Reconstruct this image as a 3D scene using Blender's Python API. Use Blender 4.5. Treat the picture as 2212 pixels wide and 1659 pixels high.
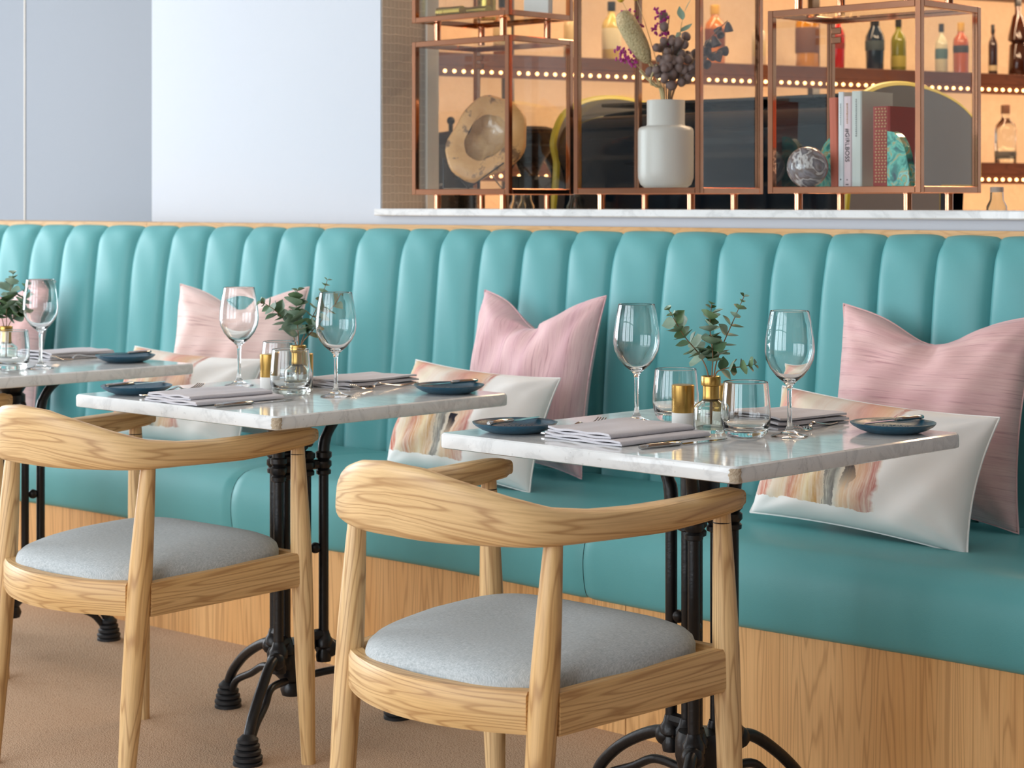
import bpy, math, random
from mathutils import Vector, Matrix, noise as mnoise
random.seed(7)
PI = math.pi; R = math.radians
sc = bpy.context.scene
for o in list(bpy.data.objects): bpy.data.objects.remove(o, do_unlink=True)
C = sc.collection
sin, cos = math.sin, math.cos

# ------------------------------------------------------------ camera
cd = bpy.data.cameras.new('camera'); cam = bpy.data.objects.new('camera', cd); C.objects.link(cam)
cam.location = (0, 0, 1.17); cam.rotation_euler = (R(90), 0, R(43.642))
cd.sensor_width = 36; cd.lens = 69.98; cd.shift_y = -0.177; cd.clip_start = .05; cd.clip_end = 60
cd.dof.use_dof = True; cd.dof.focus_distance = 3.55; cd.dof.aperture_fstop = 9.0
sc.camera = cam
# ------------------------------------------------------------ world, exposure
w = bpy.data.worlds.new('world'); sc.world = w; w.use_nodes = True
w.node_tree.nodes['Background'].inputs[0].default_value = (.80, .90, 1, 1)
w.node_tree.nodes['Background'].inputs[1].default_value = .6
sc.view_settings.view_transform = 'Standard'; sc.view_settings.look = 'None'
sc.view_settings.gamma = 1; sc.view_settings.use_curve_mapping = False
sc.view_settings.exposure = -0.10

# ------------------------------------------------------------ lights
def area(name, loc, rot, sx, sy, power, col):
    l = bpy.data.lights.new(name, 'AREA'); l.shape = 'RECTANGLE'; l.size = sx; l.size_y = sy
    l.energy = power; l.color = col
    o = bpy.data.objects.new(name, l); C.objects.link(o); o.location = loc; o.rotation_euler = rot
    return o
DAY = (.87, .935, 1.0)
WX = [(-6.4, -4.4), (-4.1, -2.2), (-1.9, -.2)]            # windows in the front wall, x ranges
WY = [(.3, 1.8), (2.1, 3.6)]                # windows in the left wall, y ranges
for (a, b), pw in zip(WX, (115, 105, 78)): area('daylight', ((a+b)/2, -2.63, 1.6), (R(90), 0, 0), b-a, 2.8, pw, DAY)
for a, b in WY: area('daylight', (-9.13, (a+b)/2, 1.6), (R(90), 0, R(-90)), b-a, 2.8, 165, DAY)
WARM = (1, .68, .43)

# ------------------------------------------------------------ material helpers
def lin(h):
    h = h.lstrip('#'); v = [int(h[i:i+2], 16)/255 for i in (0, 2, 4)]
    return tuple(c/12.92 if c <= .04045 else ((c+.055)/1.055)**2.4 for c in v) + (1,)
class NT:
    def __init__(s, name):
        s.m = bpy.data.materials.new(name); s.m.use_nodes = True
        s.t = s.m.node_tree; s.b = s.t.nodes['Principled BSDF']; s.out = s.t.nodes['Material Output']
    def n(s, typ, props=None, **ins):
        nd = s.t.nodes.new('ShaderNode'+typ)
        for k, v in (props or {}).items(): setattr(nd, k, v)
        for k, v in ins.items():
            k = int(k[1:]) if k[0] == '_' and k[1:].isdigit() else k.replace('_', ' ')
            s.set(nd.inputs[k], v)
        return nd
    def set(s, sock, v):
        if isinstance(v, bpy.types.NodeSocket): s.t.links.new(v, sock)
        elif isinstance(v, bpy.types.Node): s.t.links.new(v.outputs[0], sock)
        else: sock.default_value = v
    def p(s, **ins):
        for k, v in ins.items(): s.set(s.b.inputs[k.replace('_', ' ')], v)
        return s
    def math(s, op, a, b=0.0, c=0.0, clamp=False):
        nd = s.t.nodes.new('ShaderNodeMath'); nd.operation = op; nd.use_clamp = clamp
        s.set(nd.inputs[0], a); s.set(nd.inputs[1], b); s.set(nd.inputs[2], c); return nd.outputs[0]
    def mix(s, f, a, b, mode='MIX'):
        nd = s.t.nodes.new('ShaderNodeMix'); nd.data_type = 'RGBA'; nd.blend_type = mode
        s.set(nd.inputs['Factor'], f); s.set(nd.inputs[6], a); s.set(nd.inputs[7], b); return nd.outputs[2]
    def ramp(s, f, stops, interp='LINEAR'):
        nd = s.t.nodes.new('ShaderNodeValToRGB'); cr = nd.color_ramp; cr.interpolation = interp
        while len(cr.elements) < len(stops): cr.elements.new(.5)
        for e, (p, c) in zip(cr.elements, stops): e.position = p; e.color = c
        s.set(nd.inputs[0], f); return nd.outputs[0]
    def attr(s, name='g'): return s.n('Attribute', {'attribute_name': name}).outputs['Vector']
    def obj(s): return s.n('TexCoord').outputs['Object']
    def scale(s, v, x, y, z):
        nd = s.n('Mapping', {'vector_type': 'POINT'}); s.set(nd.inputs[0], v); nd.inputs['Scale'].default_value = (x, y, z); return nd.outputs[0]
    def noise(s, v, sc=5, det=3, rough=.5, dist=0.):
        return s.n('TexNoise', Vector=v, Scale=sc, Detail=det, Roughness=rough, Distortion=dist).outputs[0]
    def bump(s, h, st=.2, d=.002): s.set(s.b.inputs['Normal'], s.n('Bump', Strength=st, Distance=d, Height=h)); return s
def plain(name, col, rough=.5, metal=0., **k):
    t = NT(name); t.p(Base_Color=lin(col), Roughness=rough, Metallic=metal, **k)
    nz = t.noise(t.obj(), 18, 3); t.p(Base_Color=t.mix(t.math('MULTIPLY', nz, .18), lin(col), (lin(col)[0]*.7, lin(col)[1]*.7, lin(col)[2]*.7, 1)))
    return t.m
def g3(v): return (v, v, v, 1)
def wood(name, light, mid, dark, ring=26, fine=1.0, rough=.42, along=1.6):
    t = NT(name); g = t.attr()
    f = t.noise(t.scale(g, along, 9, 9), 1.0, 3, .5, .35)
    sw = t.math('SINE', t.math('MULTIPLY', f, ring*2*PI/6.28*6.0))
    line = t.math('POWER', t.math('MULTIPLY_ADD', sw, .5, .5), 5.0)
    pore = t.noise(t.scale(g, 6, 330, 330), 1.0, 2, .6)
    pore = t.ramp(pore, [(.44, g3(0)), (.7, g3(1))])
    big = t.noise(t.scale(g, 1.2, 5, 5), 1.0, 2)
    col = t.mix(t.ramp(big, [(.35, g3(0)), (.7, g3(1))]), lin(light), lin(mid))
    col = t.mix(t.math('MULTIPLY', line, .55*fine), col, lin(dark))
    col = t.mix(t.math('MULTIPLY', pore, .30*fine), col, lin(dark))
    t.p(Base_Color=col, Roughness=rough, Specular_IOR_Level=.45)
    t.bump(t.math('ADD', t.math('MULTIPLY', pore, -.4), t.math('MULTIPLY', line, -.3)), .12, .001)
    return t.m
M = {}
M['ash'] = wood('ash_wood', 'E8C896', 'D8AC6E', '8F5A2A', 22, .9, .42, .75)
M['oak'] = wood('oak_veneer', 'EDBA7C', 'DDA260', 'A06A32', 22, .75, .5, .45)
M['rail_oak'] = wood('rail_oak', 'DDB484', 'CF9F66', 'A87840', 20, .6, .5)
M['shelf_wood'] = wood('shelf_walnut', '7A4A30', '5E3622', '3A2014', 16, .6, .45)
M['old_wood'] = wood('dark_oak', '5A3A28', '48301F', '2A1A10', 16, .6, .5)
# teal leather
t = NT('teal_leather'); o = t.obj(); n1 = t.noise(o, 3.5, 3); n2 = t.noise(o, 420, 2)
t.p(Base_Color=t.mix(n1, lin('589FA2'), lin('66ABAC')), Roughness=.46, Specular_IOR_Level=.38)
t.bump(t.math('ADD', n2, t.math('MULTIPLY', t.noise(o, 14, 3), 3.0)), .10, .002); M['teal'] = t.m
# carpet
t = NT('loop_carpet'); o = t.obj()
v = t.n('TexVoronoi', Vector=t.scale(o, 1, 1.35, 1), Scale=250.0).outputs[0]
n1 = t.noise(o, 2.2, 4); n2 = t.noise(o, 260, 2, .6)
col = t.mix(n2, lin('B8967A'), lin('E4CBB0')); col = t.mix(t.math('MULTIPLY', n1, .35), col, lin('CBAA8A'))
col = t.mix(t.math('MULTIPLY', v, .45), col, lin('8E6C52'))
t.p(Base_Color=col, Roughness=.95, Specular_IOR_Level=.1); t.bump(t.math('MULTIPLY', v, -1), .5, .003); M['carpet'] = t.m
def paint(name, col, rough=.6):
    t = NT(name); o = t.obj(); t.p(Base_Color=t.mix(t.noise(o, 1.5, 2), lin(col), tuple(c*.97 for c in lin(col)[:3])+(1,)), Roughness=rough)
    t.bump(t.noise(o, 160, 2), .04, .001); return t.m
M['white'] = paint('white_paint', 'BEC5CE'); M['grey'] = paint('shaded_white_paint', '7E848C'); M['brown'] = paint('brown_paint', '6E5A48'); M['ceil'] = paint('ceiling_paint', 'E8E8E6', .8)  # the recess wall's grey is white paint with its shade put into the colour
M['cream'] = paint('cream_paint', 'D9D2C6')
# marble
t = NT('white_marble'); o = t.obj()
d = t.noise(o, 5, 5, .6, .8); vein = t.math('ABSOLUTE', t.math('SUBTRACT', t.noise(t.scale(o, 1.6, 3.2, 3), 3.5, 6, .6, .9), .5))
vein = t.ramp(vein, [(.0, g3(1)), (.05, g3(.25)), (.16, g3(0))])
col = t.mix(d, lin('E2E6E6'), lin('F0F2F2')); col = t.mix(t.math('MULTIPLY', vein, .35), col, lin('A8ACAE'))
spk = t.ramp(t.noise(o, 130, 2), [(.66, g3(0)), (.74, g3(1))])
col = t.mix(t.math('MULTIPLY', spk, .25), col, lin('8E8C88'))
t.p(Base_Color=col, Roughness=.09, Specular_IOR_Level=.42); M['marble'] = t.m
t = NT('broken_stone'); o = t.obj(); n1 = t.noise(o, 160, 4, .7); t.p(Base_Color=t.mix(n1, lin('8E7658'), lin('DED2BC')), Roughness=.8); t.bump(n1, .8, .004); M['chip'] = t.m
# chair fabric
t = NT('grey_chair_fabric'); o = t.obj()
n1 = t.noise(t.scale(o, 1, 8, 1), 130, 2, .6); n2 = t.noise(t.scale(o, 8, 1, 1), 130, 2, .6)
wv = t.math('MULTIPLY_ADD', n1, .5, t.math('MULTIPLY', n2, .5))
t.p(Base_Color=t.mix(t.ramp(wv, [(.36, g3(0)), (.64, g3(1))]), lin('A0A9AC'), lin('CAD0D2')), Roughness=.72, Specular_IOR_Level=.3)
t.bump(wv, .25, .001); M['fabric'] = t.m
M['iron'] = NT('black_cast_iron').p(Base_Color=lin('0F0F11'), Roughness=.38, Specular_IOR_Level=.5).bump(NT.noise, 0) if False else None
t = NT('black_cast_iron'); o = t.obj(); t.p(Base_Color=t.mix(t.noise(o, 30, 3), lin('0C0C0E'), lin('17171A')), Roughness=.36); t.bump(t.noise(o, 120, 3), .3, .002); M['iron'] = t.m
t = NT('black_rubber'); o = t.obj(); t.p(Base_Color=t.mix(t.noise(o, 40, 2), lin('131315'), lin('202124')), Roughness=.55); M['rubber'] = t.m
def metal(name, c1, c2, rough=.15, sc=14, aniso=None):
    t = NT(name); o = t.obj(); n1 = t.noise(o, sc, 3)
    t.p(Base_Color=t.mix(n1, lin(c1), lin(c2)), Metallic=1.0, Roughness=t.math('MULTIPLY_ADD', n1, rough*.8, rough*.6)); return t.m
M['copper'] = metal('polished_copper', 'E6AE8C', 'CE8862', .11, 9)
M['steel'] = metal('stainless_steel', 'C9C8C6', 'AFAEAC', .10)
M['brass'] = metal('brushed_brass', 'CDA862', 'B48C48', .30, 30)
M['dsteel'] = metal('dark_steel', '6E6C68', '55534F', .3)
M['goldfoil'] = metal('old_gold', 'C7AE62', 'A88C3C', .3)
def glass(name, col='FFFFFF', rough=0., ior=1.48):
    t = NT(name); o = t.obj()
    t.p(Base_Color=t.mix(t.math('MULTIPLY', t.noise(o, 20, 2), .04), lin(col), tuple(c*.95 for c in lin(col)[:3])+(1,)), Transmission_Weight=1.0, Roughness=rough, IOR=ior)
    return t.m
M['glass'] = glass('clear_crystal_glass', 'FCFEFE')
M['vglass'] = glass('bud_vase_glass', 'F4F9F4')
# thin pane: clear with fresnel reflection
t = NT('cabinet_pane'); o = t.obj()
tr = t.n('BsdfTransparent', Color=(.955, .97, .965, 1)); gl = t.n('BsdfGlossy', Color=(1, 1, 1, 1), Roughness=.015)
fr = t.n('Fresnel', IOR=1.5); mx = t.n('MixShader', _0=t.math('MULTIPLY', fr.outputs[0], t.math('MULTIPLY_ADD', t.noise(o, 3, 2), .04, .10)), _1=tr, _2=gl)
t.set(t.out.inputs[0], mx.outputs[0]); M['pane'] = t.m
t = NT('plate_glaze'); o = t.obj(); t.p(Base_Color=t.mix(t.noise(o, 60, 4, .7), lin('15384A'), lin('2B627A')), Roughness=.28); t.bump(t.noise(o, 200, 3), .25, .002); M['plate'] = t.m
t = NT('napkin_linen'); o = t.obj(); wv = t.math('ADD', t.noise(t.scale(o, 1, 9, 1), 220, 1), t.noise(t.scale(o, 9, 1, 1), 220, 1))
t.p(Base_Color=t.mix(t.math('MULTIPLY', wv, .5), lin('C4C1C6'), lin('DEDCE0')), Roughness=.85, Specular_IOR_Level=.15); t.bump(wv, .2, .0006); M['linen'] = t.m
M['wporc'] = plain('white_ceramic', 'E6E4E0', .4)
t = NT('vase_ceramic'); o = t.obj(); t.p(Base_Color=t.mix(t.noise(o, 8, 2), lin('D6D4D0'), lin('C9C7C3')), Roughness=.32); M['vase'] = t.m
# eucalyptus
def leafmat(name, a, b, back):
    t = NT(name); g = t.attr(); n1 = t.noise(t.scale(t.obj(), 1, 1, 1), 60, 3)
    col = t.mix(n1, lin(a), lin(b)); geo = t.n('NewGeometry').outputs['Backfacing']
    col = t.mix(t.math('MULTIPLY', geo, .7), col, lin(back))
    t.p(Base_Color=col, Roughness=.45, Subsurface_Weight=.0, Specular_IOR_Level=.4); t.bump(n1, .15, .001); return t.m
M['leaf'] = leafmat('eucalyptus_leaf', '3F5F3E', '6C8A68', '8FA98F')
M['leaf2'] = leafmat('eucalyptus_leaf_pale', '7E9C88', 'A6BDA8', '9DB5A0')
M['leaf3'] = leafmat('eucalyptus_leaf_deep', '2F4A26', '4E6B38', '7C9870')
M['stem'] = plain('reddish_stem', '8A6544', .6)
# pink silk cushion: slubby threads; stripes along one weave direction
def pinkmat(name, a, b, c, vertical):
    t = NT(name); g = t.attr()
    v1 = t.scale(g, 150, 5, 1) if vertical else t.scale(g, 5, 150, 1)
    v2 = t.scale(g, 14, .8, 1) if vertical else t.scale(g, .8, 14, 1)
    v3 = t.scale(g, 60, 2.2, 1) if vertical else t.scale(g, 2.2, 60, 1)
    fine = t.noise(v1, 1, 3, .7); band = t.noise(v2, 1, 2); slub = t.ramp(t.noise(v3, 1.0, 3, .75), [(.56, g3(0)), (.68, g3(1))])
    col = t.mix(t.ramp(band, [(.3, g3(0)), (.7, g3(1))]), lin(a), lin(b))
    col = t.mix(t.math('MULTIPLY', t.ramp(fine, [(.35, g3(0)), (.7, g3(1))]), .45), col, lin(c))
    col = t.mix(t.math('MULTIPLY', slub, .5), col, lin('9A5664'))
    t.p(Base_Color=col, Roughness=.7, Specular_IOR_Level=.25, Sheen_Weight=.25); t.bump(fine, .3, .0012); return t.m
M['pinkR'] = pinkmat('pink_raw_silk', 'F0CCC6', 'E2B6B6', 'CE9698', False)
M['pinkM'] = pinkmat('pink_raw_silk_striped', 'F2D0CC', 'E6BCC2', 'CE949F', True)
M['pinkL'] = pinkmat('pale_pink_raw_silk', 'F6DED6', 'F0D0C8', 'E0B8B2', False)
# painterly print on off-white cotton; g = (across 0..1, up 0..1)
def printmat(name, seed):
    t = NT(name); g = t.attr(); sp = t.n('SeparateXYZ', Vector=g)
    x, y = sp.outputs[0], sp.outputs[1]
    gs = t.n('VectorMath', {'operation': 'ADD'}, _0=g, _1=(seed, seed*.7, 0)).outputs[0]
    edge = t.noise(gs, 7, 4, .6); streak = t.noise(t.scale(gs, 60, 3, 1), 1, 4, .7); blot = t.noise(gs, 3, 3)
    xw = t.math('ADD', x, t.math('MULTIPLY', t.math('SUBTRACT', edge, .5), .07))
    # bands lean with height
    xl = t.math('ADD', xw, t.math('MULTIPLY', t.math('SUBTRACT', y, .4), -.05))
    W = lin('F5F3EF')
    col = t.ramp(xl, [(0.0, W), (.045, lin('E8CFC4')), (.075, lin('CC6E58')), (.115, lin('CF7C66')), (.135, lin('EBDCC8')), (.20, lin('E6CDA8')),
                      (.24, lin('C98872')), (.29, lin('D9A878')), (.33, lin('E9D6AC')), (.38, lin('C99A62')), (.42, lin('DAD6C6')), (.445, lin('8E928E')), (.47, lin('D4D2C4')),
                      (.50, lin('E2C4A0')), (.56, lin('E0B496')), (.60, lin('C98C80')), (.625, lin('C7837C')), (.640, W)])
    col = t.mix(t.ramp(streak, [(.42, g3(0)), (.66, g3(.75))]), col, lin('EEE3D2'))
    upper = t.ramp(t.math('ADD', y, t.math('MULTIPLY', blot, .25)), [(.66, g3(0)), (.88, g3(.8))])
    topc = t.ramp(t.math('ADD', xw, t.math('MULTIPLY', blot, .2)), [(.05, lin('DCE8E4')), (.14, lin('D9B98E')), (.2, lin('DFA396')), (.3, lin('EBE0CC')), (.45, lin('E9E2DA')), (.6, lin('E4A08E')), (.7, lin('E6BE9C')), (.76, W)])
    col = t.mix(t.math('MULTIPLY', upper, t.math('LESS_THAN', xw, .63)), col, topc)
    # dark brush stroke
    bx = t.math('ABSOLUTE', t.math('SUBTRACT', xl, .505)); by = t.math('SUBTRACT', y, .40)
    br = t.math('MULTIPLY', t.math('LESS_THAN', bx, .022), t.math('MULTIPLY', t.math('GREATER_THAN', by, -.16), t.math('LESS_THAN', by, .13)))
    fade = t.math('MULTIPLY_ADD', by, 4.5, t.math('MULTIPLY_ADD', streak, .8, .25), clamp=True)
    col = t.mix(t.math('MULTIPLY', br, fade), col, lin('2A2A34'))
    cx = t.math('ABSOLUTE', t.math('SUBTRACT', xl, .435)); cb = t.math('MULTIPLY', t.math('LESS_THAN', cx, .026), t.math('LESS_THAN', y, .55))
    col = t.mix(t.math('MULTIPLY', cb, t.ramp(streak, [(.4, g3(0)), (.6, g3(.75))])), col, lin('43474C'))
    # unprinted border below and at the right
    lim = t.math('GREATER_THAN', t.math('ADD', y, t.math('MULTIPLY', t.math('SUBTRACT', edge, .5), .12)), .13)
    lim = t.math('MULTIPLY', lim, t.math('LESS_THAN', xl, .645))
    col = t.mix(lim, W, col)
    fine = t.noise(t.scale(g, 240, 240, 1), 1, 2)
    t.p(Base_Color=col, Roughness=.8, Specular_IOR_Level=.2); t.bump(fine, .15, .0006); return t.m
# wallpaper with raised lattice
def latticemat(name, a, b, sc):
    t = NT(name); g = t.attr()
    v = t.n('TexVoronoi', {'feature': 'DISTANCE_TO_EDGE'}, Vector=t.scale(g, 1, .6, 1), Scale=sc, Randomness=.15).outputs[0]
    l = t.ramp(v, [(.0, g3(1)), (.12, g3(0))]); n1 = t.noise(g, 60, 3)
    t.p(Base_Color=t.mix(t.math('MULTIPLY', l, .6), t.mix(n1, lin(a), tuple(c*.85 for c in lin(a)[:3])+(1,)), lin(b)), Roughness=.7); t.bump(l, .4, .003); return t.m
M['lattice'] = latticemat('lattice_wallpaper', 'B6AA9C', 'D2C6B8', 62)
t = NT('bar_wall_plaster'); o = t.obj(); n1 = t.noise(o, 26, 4, .7); t.p(Base_Color=t.mix(n1, lin('DDBD98'), lin('EDD4B4')), Roughness=.8); t.bump(n1, .5, .01); M['barwall'] = t.m
t = NT('machine_enamel'); o = t.obj(); t.p(Base_Color=t.mix(t.noise(o, 4, 2), lin('0B131B'), lin('14202A')), Roughness=.07, Specular_IOR_Level=.3); M['navy'] = t.m
M['mgrey'] = plain('machine_side_grey', '8D8984', .35)
M['yellow'] = plain('yellow_edge', 'EAD84A', .4)
M['dark'] = plain('dark_plastic', '16171A', .4)
M['dframe'] = plain('dark_bronze', '2B2119', .4)
def emis(name, col, st):
    t = NT(name); t.p(Base_Color=lin(col), Emission_Color=lin(col), Emission_Strength=st); t.p(Roughness=t.math('MULTIPLY_ADD', t.noise(t.obj(), 5), .1, .3)); return t.m
M['led'] = emis('led_bulb', 'FFC583', 7)

# ------------------------------------------------------------ geometry helpers
class MB:
    def __init__(s): s.v = []; s.f = []; s.g = []
    def add(s, vs, fs, gs=None, mtx=None):
        b = len(s.v)
        for i, v in enumerate(vs):
            v = Vector(v); s.g.append(tuple(gs[i]) if gs else tuple(v))
            s.v.append(tuple(mtx @ v) if mtx else tuple(v))
        s.f += [tuple(b+i for i in f) for f in fs]; return s
    def grid(s, fn, nu, nv, closeu=False, closev=False, gf=None, capu=False):
        vs = []; gs = []; fs = []
        U = nu if closeu else nu+1; V = nv if closev else nv+1
        for i in range(U):
            for j in range(V):
                vs.append(fn(i/nu, j/nv)); gs.append(gf(i/nu, j/nv) if gf else vs[-1])
        for i in range(nu):
            for j in range(nv):
                fs.append((i*V+j, ((i+1) % U)*V+j, ((i+1) % U)*V+(j+1) % V, i*V+(j+1) % V))
        if capu:
            fs.append(tuple(range(V-1, -1, -1))); fs.append(tuple((U-1)*V+j for j in range(V)))
        return s.add(vs, fs, gs)
    def box(s, x0, x1, y0, y1, z0, z1, bev=0., ax=0, mtx=None, n=1):
        "bevelled box; ax: grain axis"
        if bev <= 0:
            vs = [(x, y, z) for x in (x0, x1) for y in (y0, y1) for z in (z0, z1)]
            fs = [(0, 1, 3, 2), (4, 6, 7, 5), (0, 4, 5, 1), (2, 3, 7, 6), (0, 2, 6, 4), (1, 5, 7, 3)]
        else:
            b = min(bev, (x1-x0)/2.01, (y1-y0)/2.01, (z1-z0)/2.01); vs = []; idx = {}
            for sx in (0, 1):
                for sy in (0, 1):
                    for sz in (0, 1):
                        X = (x0, x1)[sx]; Y = (y0, y1)[sy]; Z = (z0, z1)[sz]
                        dx, dy, dz = (b, -b)[sx], (b, -b)[sy], (b, -b)[sz]
                        for k, p in enumerate([(X, Y+dy, Z+dz), (X+dx, Y, Z+dz), (X+dx, Y+dy, Z)]):
                            idx[sx, sy, sz, k] = len(vs); vs.append(p)
            fs = []
            def q(*ks): fs.append(tuple(idx[k] for k in ks))
            for a in (0, 1):
                q((a, 0, 0, 0), (a, 0, 1, 0), (a, 1, 1, 0), (a, 1, 0, 0)) if a == 0 else q((a, 0, 0, 0), (a, 1, 0, 0), (a, 1, 1, 0), (a, 0, 1, 0))
                q((0, a, 0, 1), (1, a, 0, 1), (1, a, 1, 1), (0, a, 1, 1)) if a == 0 else q((0, a, 0, 1), (0, a, 1, 1), (1, a, 1, 1), (1, a, 0, 1))
                q((0, 0, a, 2), (0, 1, a, 2), (1, 1, a, 2), (1, 0, a, 2)) if a == 0 else q((0, 0, a, 2), (1, 0, a, 2), (1, 1, a, 2), (0, 1, a, 2))
            for i in (0, 1):
                for j in (0, 1):
                    q((i, j, 0, 0), (i, j, 1, 0), (i, j, 1, 1), (i, j, 0, 1))
                    q((i, 0, j, 0), (i, 1, j, 0), (i, 1, j, 2), (i, 0, j, 2))
                    q((0, i, j, 1), (1, i, j, 1), (1, i, j, 2), (0, i, j, 2))
                    for k in (0, 1): q((i, j, k, 0), (i, j, k, 1), (i, j, k, 2))
        def perm(v): return (v[0], v[1], v[2]) if ax == 0 else ((v[1], v[0], v[2]) if ax == 1 else (v[2], v[0], v[1]))
        return s.add(vs, fs, [perm(v) for v in vs], mtx)
    def lathe(s, prof, n=32, mtx=None, sq=None):
        vs = []; fs = []; m = len(prof)
        for i in range(n):
            a = 2*PI*i/n
            for r, z in prof: vs.append((r*cos(a), r*sin(a), z))
        for i in range(n):
            for j in range(m-1): fs.append((i*m+j, ((i+1) % n)*m+j, ((i+1) % n)*m+j+1, i*m+j+1))
        return s.add(vs, fs, [(v[2], v[0], v[1]) for v in vs], mtx)
    def tube(s, pts, rad, n=10, cap=True, flat=1.0, up=None):
        pts = [Vector(p) for p in pts]; k = len(pts); vs = []; gs = []; fs = []; L = 0.
        if not hasattr(rad, '__len__'): rad = [rad]*k
        t0 = (pts[1]-pts[0]).normalized()
        ref = Vector(up) if up else (Vector((0, 0, 1)) if abs(t0.z) < .9 else Vector((1, 0, 0)))
        a = t0.cross(ref).normalized()
        for i in range(k):
            t = (pts[min(i+1, k-1)]-pts[max(i-1, 0)])
            t = t.normalized() if t.length > 1e-9 else t0
            a = (a - t*a.dot(t)).normalized(); b = t.cross(a)
            if i: L += (pts[i]-pts[i-1]).length
            for j in range(n):
                th = 2*PI*j/n; d = a*cos(th)*rad[i] + b*sin(th)*rad[i]*flat
                vs.append(pts[i]+d); gs.append((L, d.dot(a)+pts[0].x*3, d.dot(b)+pts[0].y*3))
        for i in range(k-1):
            for j in range(n): fs.append((i*n+j, i*n+(j+1) % n, (i+1)*n+(j+1) % n, (i+1)*n+j))
        if cap: fs.append(tuple(range(n-1, -1, -1))); fs.append(tuple((k-1)*n+j for j in range(n)))
        return s.add(vs, fs, gs)
    def sphere(s, c, r, n=12, m=8, sc=(1, 1, 1)):
        prof = [(max(1e-5, sin(PI*j/m))*r, -cos(PI*j/m)*r) for j in range(m+1)]
        return s.lathe(prof, n, Matrix.Translation(c) @ Matrix.Diagonal((*sc, 1)))
    def prism(s, poly, z0, z1, mtx=None):
        n = len(poly); vs = [(x, y, z0) for x, y in poly]+[(x, y, z1) for x, y in poly]
        fs = [tuple(range(n-1, -1, -1)), tuple(range(n, 2*n))]+[(i, (i+1) % n, n+(i+1) % n, n+i) for i in range(n)]
        return s.add(vs, fs, None, mtx)
    def mesh(s, name, smooth=True, angle=40):
        me = bpy.data.meshes.new(name); me.from_pydata(s.v, [], s.f)
        at = me.attributes.new('g', 'FLOAT_VECTOR', 'POINT'); at.data.foreach_set('vector', [c for g in s.g for c in g])
        me.validate(); me.update()
        if smooth:
            me.polygons.foreach_set('use_smooth', [True]*len(me.polygons))
            me.set_sharp_from_angle(angle=R(angle))
        return me
    def build(s, name, mat, parent=None, loc=None, smooth=True, angle=40):
        me = s.mesh(name, smooth, angle); me.materials.append(M[mat] if isinstance(mat, str) else mat)
        return link(name, me, parent, loc)
def link(name, me, parent=None, loc=None):
    o = bpy.data.objects.new(name, me); C.objects.link(o)
    if parent: o.parent = parent
    if loc: o.location = loc
    return o
def tag(o, label, cat, group=None):
    o['label'] = label; o['category'] = cat
    if group: o['group'] = group
    return o
def thing(name, label, cat, loc=(0, 0, 0), rz=0., group=None):
    o = bpy.data.objects.new(name, None); C.objects.link(o); o.location = loc; o.rotation_euler = (0, 0, rz)
    o.empty_display_size = .05; return tag(o, label, cat, group)
def struct(o): o['kind'] = 'structure'; return o
def dup(o, parent=None, loc=None, rz=None, label=None):
    c = o.copy(); C.objects.link(c)
    if parent: c.parent = parent
    if loc: c.location = loc
    if rz is not None: c.rotation_euler = (0, 0, rz)
    if label: c['label'] = label
    for ch in list(o.children): dup(ch, c)
    return c
def bez(pts, n=8):
    "Catmull-Rom through points"
    P = [Vector(p) for p in pts]; out = []
    for i in range(len(P)-1):
        p0 = P[max(i-1, 0)]; p1 = P[i]; p2 = P[i+1]; p3 = P[min(i+2, len(P)-1)]
        for k in range(n):
            t = k/n; out.append(.5*((2*p1)+(p2-p0)*t+(2*p0-5*p1+4*p2-p3)*t*t+(3*p1-p0-3*p2+p3)*t**3))
    out.append(P[-1]); return out
def interp(xs, ys, x):
    if x <= xs[0]: return ys[0]
    for i in range(len(xs)-1):
        if x <= xs[i+1]: f = (x-xs[i])/(xs[i+1]-xs[i]); return ys[i]+(ys[i+1]-ys[i])*f
    return ys[-1]

# ============================================================ THE ROOM
mb = MB().box(-12, 3.6, -2.8, 12, -.1, 0); struct(mb.build('floor', 'carpet', smooth=False))
mb = MB().box(-12, 3.6, -2.8, 12, 3.2, 3.3); struct(mb.build('ceiling', 'ceil', smooth=False))
OX = -4.462; WYF, WYB = 4.10, 4.285        # bar opening left edge, back wall front / rear face
mb = MB()
mb.box(-5.622, OX, WYF, WYB, 0, 3.2); mb.box(OX, 3.6, WYF, WYB, 0, 1.131); mb.box(1.2, 3.6, WYF, WYB, 1.131, 3.2); mb.box(OX, 1.2, WYF, WYB, 2.7, 3.2)
struct(mb.build('wall_back', 'white', smooth=False))
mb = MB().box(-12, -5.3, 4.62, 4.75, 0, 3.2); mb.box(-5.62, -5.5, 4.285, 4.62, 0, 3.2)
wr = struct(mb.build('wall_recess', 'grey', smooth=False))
mb = MB().box(-7.223, -7.217, 4.616, 4.621, 0, 3.2); mb.build('panel_joint', 'cream', wr, smooth=False)
mb = MB()                                   # front wall with three openings
xs = [-9.3]+[v for p in WX for v in p]+[3.6]
for i in range(0, len(xs), 2): mb.box(xs[i], xs[i+1], -2.8, -2.66, 0, 3.2)
for a, b in WX: mb.box(a, b, -2.8, -2.66, 0, .15); mb.box(a, b, -2.8, -2.66, 3.05, 3.2)
struct(mb.build('wall_front', 'white', smooth=False))
mb = MB(); ys = [-2.8]+[v for p in WY for v in p]+[4.62]
for i in range(0, len(ys), 2): mb.box(-9.3, -9.16, ys[i], ys[i+1], 0, 3.2)
for a, b in WY: mb.box(-9.3, -9.16, a, b, 0, .15); mb.box(-9.3, -9.16, a, b, 3.05, 3.2)
struct(mb.build('wall_left', 'white', smooth=False))
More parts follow.
